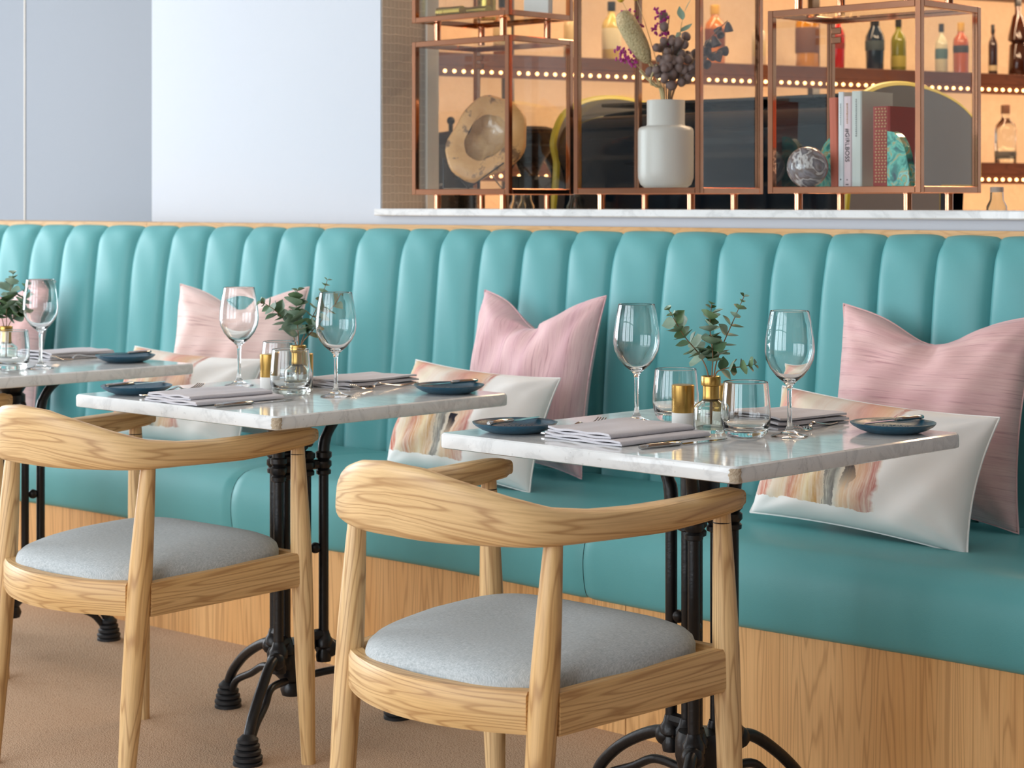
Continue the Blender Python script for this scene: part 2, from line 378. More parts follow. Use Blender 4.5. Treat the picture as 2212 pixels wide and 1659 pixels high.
mb = MB().box(3.6, 3.75, -2.8, 12, 0, 3.2); struct(mb.build('wall_right', 'brown', smooth=False))
k = 0
for a, b in WX:
    k += 1; f = struct(MB().box(a, a+.05, -2.66, -2.58, .15, 3.05).box(b-.05, b, -2.66, -2.58, .15, 3.05).box(a, b, -2.66, -2.58, .15, .2).box(a, b, -2.66, -2.58, 3.0, 3.05).build('window_%d' % k, 'dframe', smooth=False))
    MB().box((a+b)/2-.025, (a+b)/2+.025, -2.62, -2.57, .2, 3.0).build('mullion', 'dframe', f, smooth=False)
    MB().box(a, b, -2.62, -2.57, 2.1, 2.15).build('transom', 'dframe', f, smooth=False)
for a, b in WY:
    k += 1; f = struct(MB().box(-9.16, -9.08, a, a+.05, .15, 3.05).box(-9.16, -9.08, b-.05, b, .15, 3.05).box(-9.16, -9.08, a, b, .15, .2).box(-9.16, -9.08, a, b, 3.0, 3.05).build('window_%d' % k, 'dframe', smooth=False))
    MB().box(-9.12, -9.07, (a+b)/2-.025, (a+b)/2+.025, .2, 3.0).build('mullion', 'dframe', f, smooth=False)
    MB().box(-9.12, -9.07, a, b, 2.1, 2.15).build('transom', 'dframe', f, smooth=False)
# marble sill and patterned reveal of the bar opening
struct(MB().box(OX-.008, 1.2, 4.078, 4.52, 1.131, 1.152, .003).build('trim_1', 'marble', smooth=False))
mb = MB(); mb.add([(OX+.004, 4.104, 1.152), (OX+.004, 4.29, 1.152), (OX+.004, 4.29, 2.7), (OX+.004, 4.104, 2.7)] + [(OX, 4.104, 1.152), (OX, 4.29, 1.152), (OX, 4.29, 2.7), (OX, 4.104, 2.7)],
       [(0, 1, 2, 3), (7, 6, 5, 4), (0, 4, 5, 1), (1, 5, 6, 2), (2, 6, 7, 3), (3, 7, 4, 0)], [(4.104, 1.152, 0), (4.29, 1.152, 0), (4.29, 2.7, 0), (4.104, 2.7, 0)]*2)
struct(mb.build('trim_2', 'lattice', smooth=False))
struct(MB().box(OX-.01, OX+.012, 4.286, 4.335, 1.131, 2.7).build('trim_3', 'cream', smooth=False))

# ---- bar interior: angled shelf wall. local frame: s along the wall (to the right and away), d out from the wall
BD = Vector((.3196, .9474, 0)).normalized(); BN = Vector((BD.y, -BD.x, 0)); B0 = Vector((-5.935, 6.223, 0))
BM = Matrix((( BD.x, BN.x, 0, B0.x), (BD.y, BN.y, 0, B0.y), (0, 0, 1, 0), (0, 0, 0, 1)))
def bpt(s, d, z): return BM @ Vector((s, d, z))
brz = math.atan2(BD.y, BD.x)
mb = MB().box(-1.15, 6, -.36, -.26, 0, 3.2, mtx=BM); struct(mb.build('wall_bar', 'barwall', smooth=False))

# ============================================================ BANQUETTE
def yo(x): return -.05*max(0., -3.6-x)**1.6
bench = thing('banquette', 'long teal leather banquette with vertical channelled back on an oak base', 'bench', (0, 0, 0))
SEAMS = [-6.62, -6.455, -6.286, -6.102, -5.929, -5.77, -5.602, -5.422, -5.262, -5.093, -4.922, -4.777, -4.614, -4.44, -4.259, -4.105, -3.944, -3.791, -3.622, -3.461, -3.286, -3.112, -2.939, -2.79, -2.631, -2.475, -2.329, -2.18, -2.02, -1.86, -1.70]
prof = bez([(3.935, .40, 0), (3.945, .55, 0), (3.962, .75, 0), (3.98, .93, 0), (3.995, 1.02, 0), (4.012, 1.065, 0), (4.04, 1.091, 0), (4.075, 1.096, 0)], 6)
PN = []
for i in range(len(prof)):
    tt = (prof[min(i+1, len(prof)-1)]-prof[max(i-1, 0)]).normalized(); PN.append((-tt.y, tt.x))   # outward normal in (y,z)
for ci in range(len(SEAMS)-1):
    x0, x1 = SEAMS[ci], SEAMS[ci+1]; wob = random.uniform(-.012, .012); ph = random.uniform(0, 6); dep = random.uniform(.026, .031)
    def seam(x, f, kk): return x + .006*sin(f*5+kk*2.1)*(1-f)
    def fn(u, v, x0=x0, x1=x1, ci=ci, dep=dep, ph=ph):
        i = v*(len(prof)-1); i0 = int(min(i, len(prof)-2)); fr = i-i0
        p = prof[i0].lerp(prof[i0+1], fr); n0 = PN[i0]; n1 = PN[i0+1]
        ny, nz = n0[0]+(n1[0]-n0[0])*fr, n0[1]+(n1[1]-n0[1])*fr
        a = seam(x0, v, ci); b = seam(x1, v, ci+1); x = a+(b-a)*u
        s = 2*u-1; bul = (max(0, 1-abs(s)**5.5))**.55*.75+.25*(1-s*s)
        d = -.027 + dep*bul + .0022*sin(v*9+ph)*bul + .0015*sin(u*7+v*17+ph)*bul
        q = min(1, max(0, (v-.74)/.2)); d *= 1-.72*q*q*(3-2*q)
        return (x, p.x+ny*d+yo(x)+.006, p.y+nz*d)
    MB().grid(fn, 18, 42).build('back_channel', 'teal', bench, angle=80)
# backing board behind channels
def fb(u, v):
    x = -6.62+u*4.92; q = [(3.97, .40), (3.985, .7), (4.03, 1.02), (4.07, 1.085)]
    j = min(int(v*3), 2); f = v*3-j; return (x, q[j][0]+(q[j+1][0]-q[j][0])*f+yo(x)+.02, q[j][1]+(q[j+1][1]-q[j][1])*f)
MB().grid(fb, 40, 6).build('back_board', 'teal', bench)
# seat cushions: profile (y,z) front bottom -> front -> top -> back
SS = [-6.64, -5.40, -4.172, -2.945, -1.715]
sprof = bez([(3.345, .285, 0), (3.322, .30, 0), (3.312, .36, 0), (3.318, .415, 0), (3.345, .452, 0), (3.40, .466, 0), (3.60, .468, 0), (3.85, .462, 0), (3.955, .452, 0)], 6)
for k in range(len(SS)-1):
    a, b = SS[k], SS[k+1]
    def fs_(u, v, a=a, b=b, k=k):
        x = a+(b-a)*u; i = v*(len(sprof)-1); i0 = int(min(i, len(sprof)-2)); p = sprof[i0].lerp(sprof[i0+1], i-i0)
        e = min(x-a, b-x); sh = .005*max(0, 1-e/.014)**2
        cy, cz = 3.6, .37
        z = p.y + .004*sin(x*4.1)*sin(p.x*9) - sh*(1 if p.y > cz else -.1)
        y = p.x + (sh if p.x < 3.5 else 0)
        x = a + .001+(b-a-.002)*u
        return (x, y+yo(x), z)
    us = 60
    def fs2(u, v): 
        uu = u + .035*sin(2*PI*u)*-1/(2*PI)*4   # denser towards the seams
        return fs_(min(1, max(0, uu)), v)
    MB().grid(fs2, us, 48).build('seat_cushion', 'teal', bench, angle=80)
def strip(name, x0, x1, ya, yb, z0, z1, mat, ax, n=24, par=bench):
    mb = MB(); vs = []; gs = []; fs = []
    for i in range(n+1):
        x = x0+(x1-x0)*i/n
        for (y, z) in ((ya, z0), (ya, z1), (yb, z1), (yb, z0)):
            vs.append((x, y+(yo(x) if y < 4.09 else 0), z)); gs.append((x, y, z) if ax == 0 else (z, x, y))
    for i in range(n):
        for j in range(4): fs.append((i*4+j, (i+1)*4+j, (i+1)*4+(j+1) % 4, i*4+(j+1) % 4))
    fs += [(0, 1, 2, 3), (4*n+3, 4*n+2, 4*n+1, 4*n)]
    return mb.add(vs, fs, gs).build(name, mat, par, smooth=False)
FX = [-6.62, -6.20, -5.09, -3.965, -2.838, -1.72]
for i in range(len(FX)-1): strip('base_panel', FX[i]+.0012, FX[i+1]-.0012, 3.338, 3.362, .0, .305, 'oak', 2)
strip('base_core', -6.62, -1.72, 3.366, 3.95, .01, .40, 'dframe', 0)
for a, b in ((-6.62, -5.42), (-5.42, -4.64), (-4.64, -1.70)): strip('top_rail', a+.0006, b-.0006, 4.062, 4.0985, 1.06, 1.105, 'rail_oak', 0)

# ============================================================ CHAIRS
def make_chair(label, loc, rz):
    t = thing('armchair', label, 'chair', loc, rz, 'ash armchairs at the bistro tables')
    LEGR = [(0., .0145), (.04, .0155), (.2, .0205), (.36, .0222), (.45, .0222), (.56, .0185), (.66, .0140)]
    def leg(sx, top, foot, zt, rr=1.0):
        pts = []; rad = []
        for k in range(19):
            f = k/18; z = f*zt; pts.append((sx*(foot[0]+(top[0]-foot[0])*f), foot[1]+(top[1]-foot[1])*f, z))
            rad.append(interp([a for a, _ in LEGR], [b for _, b in LEGR], z*.66/zt)*rr)
        return MB().tube(pts, rad, 20)
    for sx in (-1, 1):
        leg(sx, (.27, .176), (.275, .2025), .668).build('front_leg', 'ash', t, angle=60)
        leg(sx, (.226, -.178), (.222, -.2325), .655, 1.06).build('back_leg', 'ash', t, angle=60)
        MB().lathe([(.0148, -.001), (.0152, 0), (.0148, .001)], 20).build('joint_ring', 'dframe', t, (sx*.27, .1765, .648))
    # bow: sweep of a shaped section
    half = [(.268, .222), (.272, .14), (.270, .05), (.259, -.05), (.243, -.135), (.212, -.208), (.15, -.26), (.08, -.293), (0, -.303)]
    P = bez([(x, y, 0) for x, y in half]+[(-x, y, 0) for x, y in half[-2::-1]], 7); n = len(P)
    Ls = [0]
    for i in range(1, n): Ls.append(Ls[-1]+(P[i]-P[i-1]).length)
    T = Ls[-1]; vs = []; gs = []; fs = []; K = 20
    for i in range(n):
        q = abs(2*Ls[i]/T-1)                       # 0 centre of back, 1 arm end
        tn = (P[min(i+1, n-1)]-P[max(i-1, 0)]).normalized(); nn = Vector((tn.y, -tn.x, 0)) * -1   # outward
        if nn.dot(Vector((P[i].x, P[i].y+.02, 0))) < 0: nn = -nn
        wd = interp([0, .28, .45, .62, .80, .95, 1], [.014, .019, .025, .026, .029, .027, .020], q)
        zt = interp([0, .10, .2, .3, .40, .5, .62, .8, .95, 1], [.770, .764, .745, .724, .706, .699, .697, .699, .703, .701], q)
        zb = interp([0, .35, .5, .7, .88, 1], [.648, .648, .650, .650, .659, .668], q)
        lean = interp([0, .2, .35, .5, 1], [.012, .004, -.004, 0, 0], q)
        hc = (zt+zb)/2; hh = (zt-zb)/2; e = interp([0, .2, .4, .6, 1], [.58, .66, .62, .60, .62], q)
        if q > .985: wd *= .8; hh *= .82
        for k in range(K):
            a = 2*PI*k/K; ca, sa = cos(a), sin(a)
            ox = math.copysign(abs(ca)**e, ca)*wd; oz = math.copysign(abs(sa)**e, sa)*hh
            p = P[i]+nn*(ox+lean*(oz/hh if hh else 0)); vs.append((p.x, p.y, hc+oz)); gs.append((Ls[i], oz+.3, ox))
    for i in range(n-1):
        for k in range(K): fs.append((i*K+k, (i+1)*K+k, (i+1)*K+(k+1) % K, i*K+(k+1) % K))
    fs += [tuple(range(K)), tuple((n-1)*K+k for k in range(K-1, -1, -1))]
    MB().add(vs, fs, gs).build('bow_rail', 'ash', t, angle=60)
    # seat frame
    def railbar(name, pts, h0, h1, z0, z1, wid=.022, nseg=10, bow=0.):
        (xa, ya), (xb, yb) = pts; V = []; G = []; F = []
        d = Vector((xb-xa, yb-ya, 0)); L = d.length; d.normalize(); nn = Vector((d.y, -d.x, 0))
        sec = [(-.5, .12), (-.5, .88), (-.38, 1), (.38, 1), (.5, .88), (.5, .12), (.38, 0), (-.38, 0)]
        for i in range(nseg+1):
            f = i/nseg; b = bow*(1-(2*f-1)**2); zt_ = z0+(z1-z0)*f
            for (sx, sz) in sec:
                p = Vector((xa, ya, 0))+d*(L*f)+nn*(sx*wid+b); hgt = h0+(h1-h0)*f
                V.append((p.x, p.y, zt_-hgt+hgt*sz)); G.append((L*f+xa, sz*hgt+ya, sx*wid))
        m = len(sec)
        for i in range(nseg):
            for j in range(m): F.append((i*m+j, i*m+(j+1) % m, (i+1)*m+(j+1) % m, (i+1)*m+j))
        F += [tuple(range(m-1, -1, -1)), tuple(nseg*m+j for j in range(m))]
        return MB().add(V, F, G).build(name, 'ash', t, angle=35)
    for sx in (-1, 1): railbar('side_rail', [(sx*.236, -.185), (sx*.272, .17)], .066, .07, .428, .444, .026)
    railbar('back_rail', [(-.205, -.20), (.205, -.20)], .066, .066, .428, .428, .034, 16, .062)
    railbar('front_rail', [(-.255, .192), (.255, .192)], .062, .062, .440, .440, .022, 12, -.0)
    # upholstered seat: outline scaled in, domed
    def outl(a):
        ca, sa = cos(a), sin(a); e = .44
        x = math.copysign(abs(ca)**e, ca); y = math.copysign(abs(sa)**(e if sa > 0 else .80), sa)
        hw = .252 if y > 0 else .252-.034*abs(y)
        return x*hw, (y*.205 if y > 0 else y*.238) - .004
    NA = 56; rings = [(1.0, -.016), (1.0, .004), (.985, .015), (.95, .023), (.88, .030), (.76, .0355), (.6, .039), (.42, .040), (.22, .039), (.02, .038)]
    vs = []; fs = []
    for (q, h) in rings:
        for j in range(NA):
            x, y = outl(2*PI*j/NA); vs.append((x*q, y*q, .436+.040*y*q+h-.006*max(0, 1-(q/.5)**2)))
    for i in range(len(rings)-1):
        for j in range(NA): fs.append((i*NA+j, i*NA+(j+1) % NA, (i+1)*NA+(j+1) % NA, (i+1)*NA+j))
    fs += [tuple(range(NA-1, -1, -1)), tuple((len(rings)-1)*NA+j for j in range(NA))]
    MB().add(vs, fs).build('seat_pad', 'fabric', t, angle=50)
    return t
ch1 = make_chair('ash armchair with curved bow back and grey seat, at the table standing beside the oak panel joint', (-2.269, 2.418, 0), -.015)
dup(ch1, None, (-3.441, 2.500, 0), .0386, 'ash armchair with bow rail and grey seat at the middle table')
ch3 = dup(ch1, None, (-4.555, 2.475, 0), .0, 'ash armchair mostly out of view, at the table by the shadowed cushion')
ch1['label'] = 'ash armchair with bow rail and grey seat at the table by the brush-stroke pillow'

# ============================================================ TABLES
def make_table(label, loc, rz, brz_):
    t = thing('bistro_table', label, 'table', loc, 0, 'marble bistro tables along the banquette')
    hx, hy = .3425, .335; rc = .014
    def outline(ins):
        pts = []
        for (sx, sy, a0) in ((1, 1, 0), (-1, 1, 90), (-1, -1, 180), (1, -1, 270)):
            for k in range(5):
                a = R(a0+k*22.5); r = rc; pts.append((sx*(hx-rc)+cos(a)*(r-ins), sy*(hy-rc)+sin(a)*(r-ins)))
        return pts
    lv = [(.006, .7215), (.001, .7235), (0, .727), (0, .743), (.0015, .7475), (.005, .75)]
    vs = []; fs = []
    for ins, z in lv: vs += [(x, y, z) for x, y in outline(ins)]
    n = 20
    for i in range(len(lv)-1):
        for j in range(n): fs.append((i*n+j, i*n+(j+1) % n, (i+1)*n+(j+1) % n, (i+1)*n+j))
    fs += [tuple(range(n-1, -1, -1)), tuple((len(lv)-1)*n+j for j in range(n))]
    top = MB().add(vs, fs).build('table_top', 'marble', t, angle=35); top.rotation_euler = (0, 0, rz)
    rn = random.Random(int(abs(loc[0])*100))
    ja = [rn.uniform(-.18, .18) for _ in range(9)]; jb = [rn.uniform(-.18, .18) for _ in range(9)]
    def chip(u, v):
        j = int(v*8); aa = R(270)+(.0+ja[j])+u*(PI/2-ja[j]+jb[j]); rr = rc+.0004+.0007*rn.random()*(0 < u < 1)
        return (hx-rc+cos(aa)*rr, -(hy-rc)+sin(aa)*rr, .7245+.0225*v)
    MB().grid(chip, 8, 8).build('worn_corner', 'chip', top, smooth=False)
    # three flat frames of two cast tubes each, set around the centre
    for k, deg in enumerate((170, 298, 75)):
        an = R(deg)+brz_; d = Vector((cos(an), sin(an), 0)); a, b = d*.077, d*.036
        for (q, rr) in ((a, .0112), (b, .0098)):
            c = MB().tube([(q.x, q.y, .17), (q.x, q.y, .61)], rr, 14).build('column', 'iron', t)
            MB().lathe([(.010, .565), (.0165, .568), (.017, .576), (.013, .580), (.018, .586), (.018, .596), (.013, .600), (.0185, .606), (.0185, .616), (.012, .62)], 18, Matrix.Translation((q.x, q.y, 0))).build('collar', 'iron', c)
            MB().lathe([(.0001, .150), (.016, .152), (.018, .165), (.014, .18), (.0205, .186), (.0205, .2), (.016, .206), (.012, .22)], 18, Matrix.Translation((q.x, q.y, 0))).build('base_collar', 'iron', c)
        for z, r in ((.590, .011), (.405, .0055), (.212, .013)):
            ru = MB().tube([a+Vector((0, 0, z)), b+Vector((0, 0, z))], r, 8).build('rung', 'iron', t)
            if z == .405: MB().sphere((a+b)/2+Vector((0, 0, .405)), .0125, 12, 8).build('ball', 'iron', ru)
        def pt(r, z): return tuple(d*r+Vector((0, 0, z)))
        pth = bez([pt(.077, .61), pt(.081, .645), pt(.105, .685), pt(.145, .712), pt(.185, .7215)], 5)
        MB().tube(pth, [.0135]*6+[.012]*(len(pth)-6), 12).build('bracket', 'iron', t)
        L = (.295, .245, .262)[k]
        f = MB().tube(bez([pt(.06, .185), pt(.12, .180), pt(L*.70, .140), pt(L-.025, .09), pt(L, .05)], 6), .0115, 12)
        leg = f.build('foot_arm', 'iron', t)
        MB().tube(bez([pt(.04, .125), pt(.12, .128), pt(L*.62, .100), pt(L-.045, .072), pt(L-.02, .045)], 6), .0085, 10).build('brace', 'iron', leg)
        MB().sphere(pt(.092, .180), .021, 12, 8).build('ball', 'iron', leg)
        pr = [(.0001, 0), (.031, 0), (.031, .006)]
        for q in range(4):
            z = .008+q*.012; r = .031-.003*q; pr += [(r-.003, z), (r, z+.003), (r, z+.009), (r-.003, z+.011)]
        pr += [(.012, .062), (.0001, .064)]
        MB().lathe(pr, 20, Matrix.Translation(pt(L, 0))).build('rubber_boot', 'rubber', leg)
    MB().lathe([(.0001, .60), (.03, .602), (.034, .61), (.028, .622), (.036, .63), (.036, .668), (.028, .674), (.045, .7), (.06, .7215)], 22).build('socket', 'iron', t)
    kn = MB().tube([(.02, -.01, .648), (.07, -.012, .648)], .004, 8).build('lock_screw', 'iron', t)
    MB().sphere((.073, -.012, .648), .009, 10, 6).build('lock_knob', 'iron', kn)
    MB().lathe([(.0001, .085), (.022, .087), (.026, .1), (.02, .115), (.04, .135), (.046, .16), (.046, .19), (.04, .205), (.0001, .21)], 22).build('hub', 'iron', t)
    return t
TC = [(-2.262, 2.870, 0), (-3.376, 2.838, 0), (-4.537, 2.862, 0)]
make_table('marble bistro table before the printed pillow with the dark brush stroke', TC[0], R(-.6), R(2))
make_table('middle marble bistro table, standing between the other two', TC[1], R(.6), R(0))
make_table('marble bistro table before the pink cushion that lies half in shadow', TC[2], R(0), R(-2))
TN = ['at the brush-stroke pillow table', 'at the middle table', 'at the shadowed cushion table']
ZT = .7502

# ============================================================ TABLEWARE
WG = [(.0001, .0), (.033, .0), (.0335, .0012), (.031, .0024), (.018, .0055), (.009, .011), (.0052, .019), (.0042, .03), (.0040, .055), (.0043, .082), (.0062, .092), (.013, .099), (.024, .108), (.035, .122), (.0425, .138), (.0448, .153), (.0440, .172), (.0405, .198), (.0354, .2247), (.0352, .2255), (.0348, .2259), (.0344, .2255), (.0344, .2247), (.0396, .198), (.0431, .172), (.0439, .153), (.0415, .139), (.0335, .1235), (.0225, .1105), (.012, .1035), (.005, .1005), (.0001, .1)]
def wine(loc, label):
    o = MB().lathe(WG, 48).build('wine_glass', 'glass', None, loc, angle=70); return tag(o, label, 'wine glass', 'wine glasses')
wm = wine((-2.457, 2.922, ZT), 'tall wine glass beside the fork tines and folded napkin '+TN[0])
def cp(o, loc, label, rz=None):
    c = dup(o, None, loc, rz, label); return c
cp(wm, (-2.107, 2.932, ZT), 'tall wine glass standing by the fork with open tines '+TN[0])
cp(wm, (-3.609, 2.876, ZT), 'tall wine glass in front of the pale pink cushion '+TN[1])
cp(wm, (-3.251, 2.856, ZT), 'tall wine glass with eucalyptus tips seen through it '+TN[1])
cp(wm, (-4.345, 2.825, ZT), 'tall wine glass in front of the shadowed pink cushion '+TN[2])
TG = [(.0001, 0), (.030, 0), (.034, .002), (.0395, .010), (.0435, .022), (.0450, .036), (.0445, .052), (.0425, .075), (.0402, .0975), (.0400, .0988), (.0394, .0994), (.0388, .0988), (.0389, .0975), (.0412, .075), (.0430, .052), (.0434, .036), (.0415, .024), (.035, .017), (.02, .0145), (.0001, .014)]
def tumb(loc, label):
    return tag(MB().lathe(TG, 44).build('tumbler', 'glass', None, loc, angle=70), label, 'tumbler', 'water tumblers')
tm = tumb((-2.160, 2.872, ZT), 'water tumbler right beside the bud vase and knife tip '+TN[0])
cp(tm, (-2.424, 3.000, ZT), 'water tumbler behind the gold topped shaker '+TN[0])
cp(tm, (-3.362, 2.822, ZT), 'water tumbler in front of the brass necked vase '+TN[1])
cp(tm, (-3.565, 2.962, ZT), 'water tumbler behind the gold topped shaker '+TN[1])
cp(tm, (-4.362, 2.752, ZT), 'water tumbler in front of the vase '+TN[2])
def shaker(loc, label):
    t = thing('shaker', label, 'shaker', loc, 0, 'gold and white shakers')
    MB().lathe([(.0001, 0), (.0205, 0), (.0212, .001), (.0212, .026)], 32).build('ceramic_base', 'wporc', t)
    MB().lathe([(.0212, .026), (.0214, .0265), (.0214, .077), (.0205, .078), (.0001, .078)], 32).build('gold_top', 'brass', t); return t
s0 = shaker((-2.350, 2.930, ZT), 'gold topped white shaker next to the napkin '+TN[0])
cp(s0, (-2.300, 2.985, ZT), 'gold topped white shaker half hidden behind the bud vase '+TN[0])
cp(s0, (-3.505, 2.880, ZT), 'gold topped white shaker in front of a tumbler '+TN[1])
cp(s0, (-3.462, 2.945, ZT), 'gold topped white shaker hidden behind glasses '+TN[1])
def budvase(loc, label):
    t = thing('bud_vase', label, 'vase', loc, 0, 'brass necked bud vases')
    MB().lathe([(.0001, 0), (.031, 0), (.032, .002), (.0325, .01), (.0315, .044), (.029, .049), (.0165, .058), (.0150, .062), (.0138, .062), (.0150, .056), (.0275, .0465), (.0295, .042), (.0300, .012), (.028, .006), (.0001, .005)], 40).build('glass_body', 'vglass', t, angle=60)
    MB().lathe([(.0152, .056), (.0158, .057), (.0150, .066), (.0150, .084), (.0178, .0855), (.0182, .0875), (.0182, .1005), (.0174, .102), (.0158, .102), (.0150, .1), (.0140, .06)], 32).build('brass_neck', 'brass', t); return t
VL = [(-2.255, 2.893, ZT), (-3.408, 2.883, ZT), (-4.484, 2.811, ZT)]
b0 = budvase(VL[0], 'clear glass bud vase with brass neck '+TN[0]); cp(b0, VL[1], 'clear glass bud vase with brass neck '+TN[1]); cp(b0, VL[2], 'clear glass bud vase with brass neck '+TN[2])

# eucalyptus: leaves are parts
def leafmesh(l, wd, fold, name):
    mb = MB(); N = 7; prof = [0, .55, .88, 1, .92, .68, .34, .0]
    def fn(u, v):
        k = u*N; i = min(int(k), N-1); wv = prof[i]+(prof[i+1]-prof[i])*(k-i); s = 2*v-1
        return (u*l, s*wd*wv, fold*abs(s)*wv*wd+.12*l*sin(u*PI)*-.5)
    mb.grid(fn, N, 4); me = mb.mesh(name, True, 80); return me
LM = []
for i, (l, wd, fo) in enumerate([(.026, .0125, .25), (.022, .0125, .35), (.017, .0085, .3), (.010, .005, .5), (.030, .011, .2)]):
    for mk in ('leaf', 'leaf2', 'leaf3'):
        me = leafmesh(l, wd, fo, 'leaf'); me.materials.append(M[mk]); LM.append((i, me))
CR = Vector((cos(R(43.64)), sin(R(43.64)), 0)); CF = Vector((-CR.y, CR.x, 0)); UP = Vector((0, 0, 1))
def sprig(base, ctrl, label, npair, big=1.0, seed=0, start=.28):
    rnd = random.Random(seed)
    t = thing('eucalyptus_sprig', label, 'eucalyptus', base, 0, 'eucalyptus sprigs in the bud vases')
    P = bez([(0, 0, 0)]+[tuple(CR*a+UP*b+CF*c) for a, b, c in ctrl], 8); n = len(P)
    MB().tube(P, [.0016*(1-.6*i/n) for i in range(n)], 6).build('stem', 'stem', t)
    for k in range(npair):
        f = start+(1-start)*k/(max(1, npair-1))*.985; i = min(int(f*(n-1)), n-2); p = P[i].lerp(P[i+1], f*(n-1)-i); tn = (P[i+1]-P[i]).normalized()
        sd = tn.cross(Vector((.2, .3, 1) if k % 2 else (1, .1, .2))).normalized(); ang = rnd.uniform(0, 6.28)
        sd = Matrix.Rotation(ang if k % 2 == 0 else ang+1.57, 3, tn) @ sd
        kind = (0, 1, 4, 0, 1)[rnd.randrange(5)] if f < .6 else ((1, 2)[rnd.randrange(2)] if f < .88 else 3)
        for sg in (-1, 1):
            d = (sd*sg+tn*rnd.uniform(.25, .7)).normalized(); nr = (tn - d*tn.dot(d)).normalized()
            if rnd.random() < .5: nr = (nr+CF*-rnd.uniform(.2, .9)); nr = (nr-d*nr.dot(d)).normalized()
            y = nr.cross(d); cand = [m for ii, m in LM if ii == kind]; me = cand[rnd.randrange(3)]
            o = link('leaf', me, t); sc_ = 1.35*big*rnd.uniform(.8, 1.15)
            o.matrix_local = Matrix.Translation(p) @ Matrix((d, y, nr)).transposed().to_4x4() @ Matrix.Scale(sc_, 4)
    return t
def vb(i): v = VL[i]; return (v[0], v[1], v[2]+.012)
z0 = .09
sprig(vb(0), [(-.004, .085, 0), (-.018, .125, .01), (-.050, .165, .0), (-.078, .212, -.01)], 'eucalyptus sprig arching left towards the wine glass '+TN[0], 9, 1.1, 3, .46)
sprig(vb(0), [(.002, .085, .003), (.003, .13, -.003), (-.002, .18, .0), (.002, .222, .004)], 'upright dense eucalyptus sprig in the middle of the vase '+TN[0], 11, 1.0, 5, .42)
sprig(vb(0), [(.005, .085, 0), (.016, .13, .008), (.042, .19, .012), (.062, .236, .01)], 'eucalyptus sprig with a bud tip rising above the others '+TN[0], 8, .9, 8, .5)
sprig(vb(0), [(.006, .085, 0), (.022, .103, -.005), (.055, .108, -.01), (.078, .113, -.012)], 'short eucalyptus sprig drooping over the tumbler '+TN[0], 5, .9, 12, .45)
sprig(vb(1), [(-.004, .085, 0), (-.025, .135, .01), (-.052, .168, .0), (-.082, .188, -.01)], 'eucalyptus sprig leaning towards the pale cushion '+TN[1], 8, 1.1, 21, .45)
sprig(vb(1), [(.001, .085, .002), (.0, .13, -.01), (-.004, .17, -.01), (-.002, .212, .0)], 'upright bushy eucalyptus sprig '+TN[1], 10, 1.25, 23, .40)
sprig(vb(1), [(.005, .085, 0), (.02, .13, .01), (.046, .185, .01), (.064, .236, .01)], 'eucalyptus sprig rising behind the wine glass '+TN[1], 8, .95, 27, .45)
sprig(vb(1), [(.006, .085, 0), (.03, .12, .0), (.07, .17, .005), (.108, .2, .0)], 'eucalyptus sprig seen through the wine glass '+TN[1], 7, .85, 29, .45)
sprig(vb(2), [(-.004, .085, 0), (-.02, .13, .01), (-.04, .17, .0), (-.05, .21, 0)], 'eucalyptus sprig leaning away from the wine glass '+TN[2], 8, 1.2, 31, .4)
sprig(vb(2), [(.002, .085, .002), (.005, .13, -.01), (.012, .17, -.01), (.02, .225, .0)], 'upright eucalyptus sprig with broad leaves '+TN[2], 10, 1.3, 33, .4)
sprig(vb(2), [(.006, .085, .0), (.03, .12, -.01), (.045, .15, -.01), (.052, .19, .0)], 'eucalyptus sprig leaning to the wine glass '+TN[2], 8, 1.2, 35, .4)

# plates
def plate(loc, label):
    t = thing('side_plate', label, 'plate', loc, 0, 'dark teal side plates'); n = 48
    pr = [(.0001, .0), (.044, 0), (.048, .001), (.062, .006), (.0735, .0125), (.0775, .0165), (.0782, .0185), (.0765, .0190), (.070, .0155), (.058, .0110), (.047, .0085), (.0001, .008)]
    mb = MB(); vs = []; fs = []; m = len(pr)
    for i in range(n):
        a = 2*PI*i/n; wv = 1+.008*sin(a*9)+.006*sin(a*5+1)
        for r, z in pr: vs.append((r*(wv if r > .06 else 1)*cos(a), r*(wv if r > .06 else 1)*sin(a), z))
    for i in range(n):
        for j in range(m-1): fs.append((i*m+j, ((i+1) % n)*m+j, ((i+1) % n)*m+j+1, i*m+j+1))
    mb.add(vs, fs).build('dish', 'plate', t, angle=60)
    bp = MB(); rnd = random.Random(4)
    for i in range(70):
        a = rnd.uniform(0, 6.28); r = .044*math.sqrt(rnd.random()); bp.sphere((r*cos(a), r*sin(a), .0086), rnd.uniform(.0014, .0026), 6, 4, (1, 1, .5))
    o = bp.build('beaded_centre', 'plate', t); o['kind'] = 'stuff'
    return t
p0 = plate((-2.512, 2.642, ZT), 'dark teal side plate beside the two-tier napkin '+TN[0])
PL = [(-2.008, 3.116, ZT), (-3.622, 2.600, ZT), (-3.134, 3.085, ZT), (-4.365, 3.098, ZT)]
for l, s_ in zip(PL, ['dark teal side plate by the pillow\'s white end '+TN[0], 'dark teal side plate near the armchair '+TN[1], 'dark teal side plate on the banquette side '+TN[1], 'dark teal side plate on the banquette side '+TN[2]]): cp(p0, l, s_)
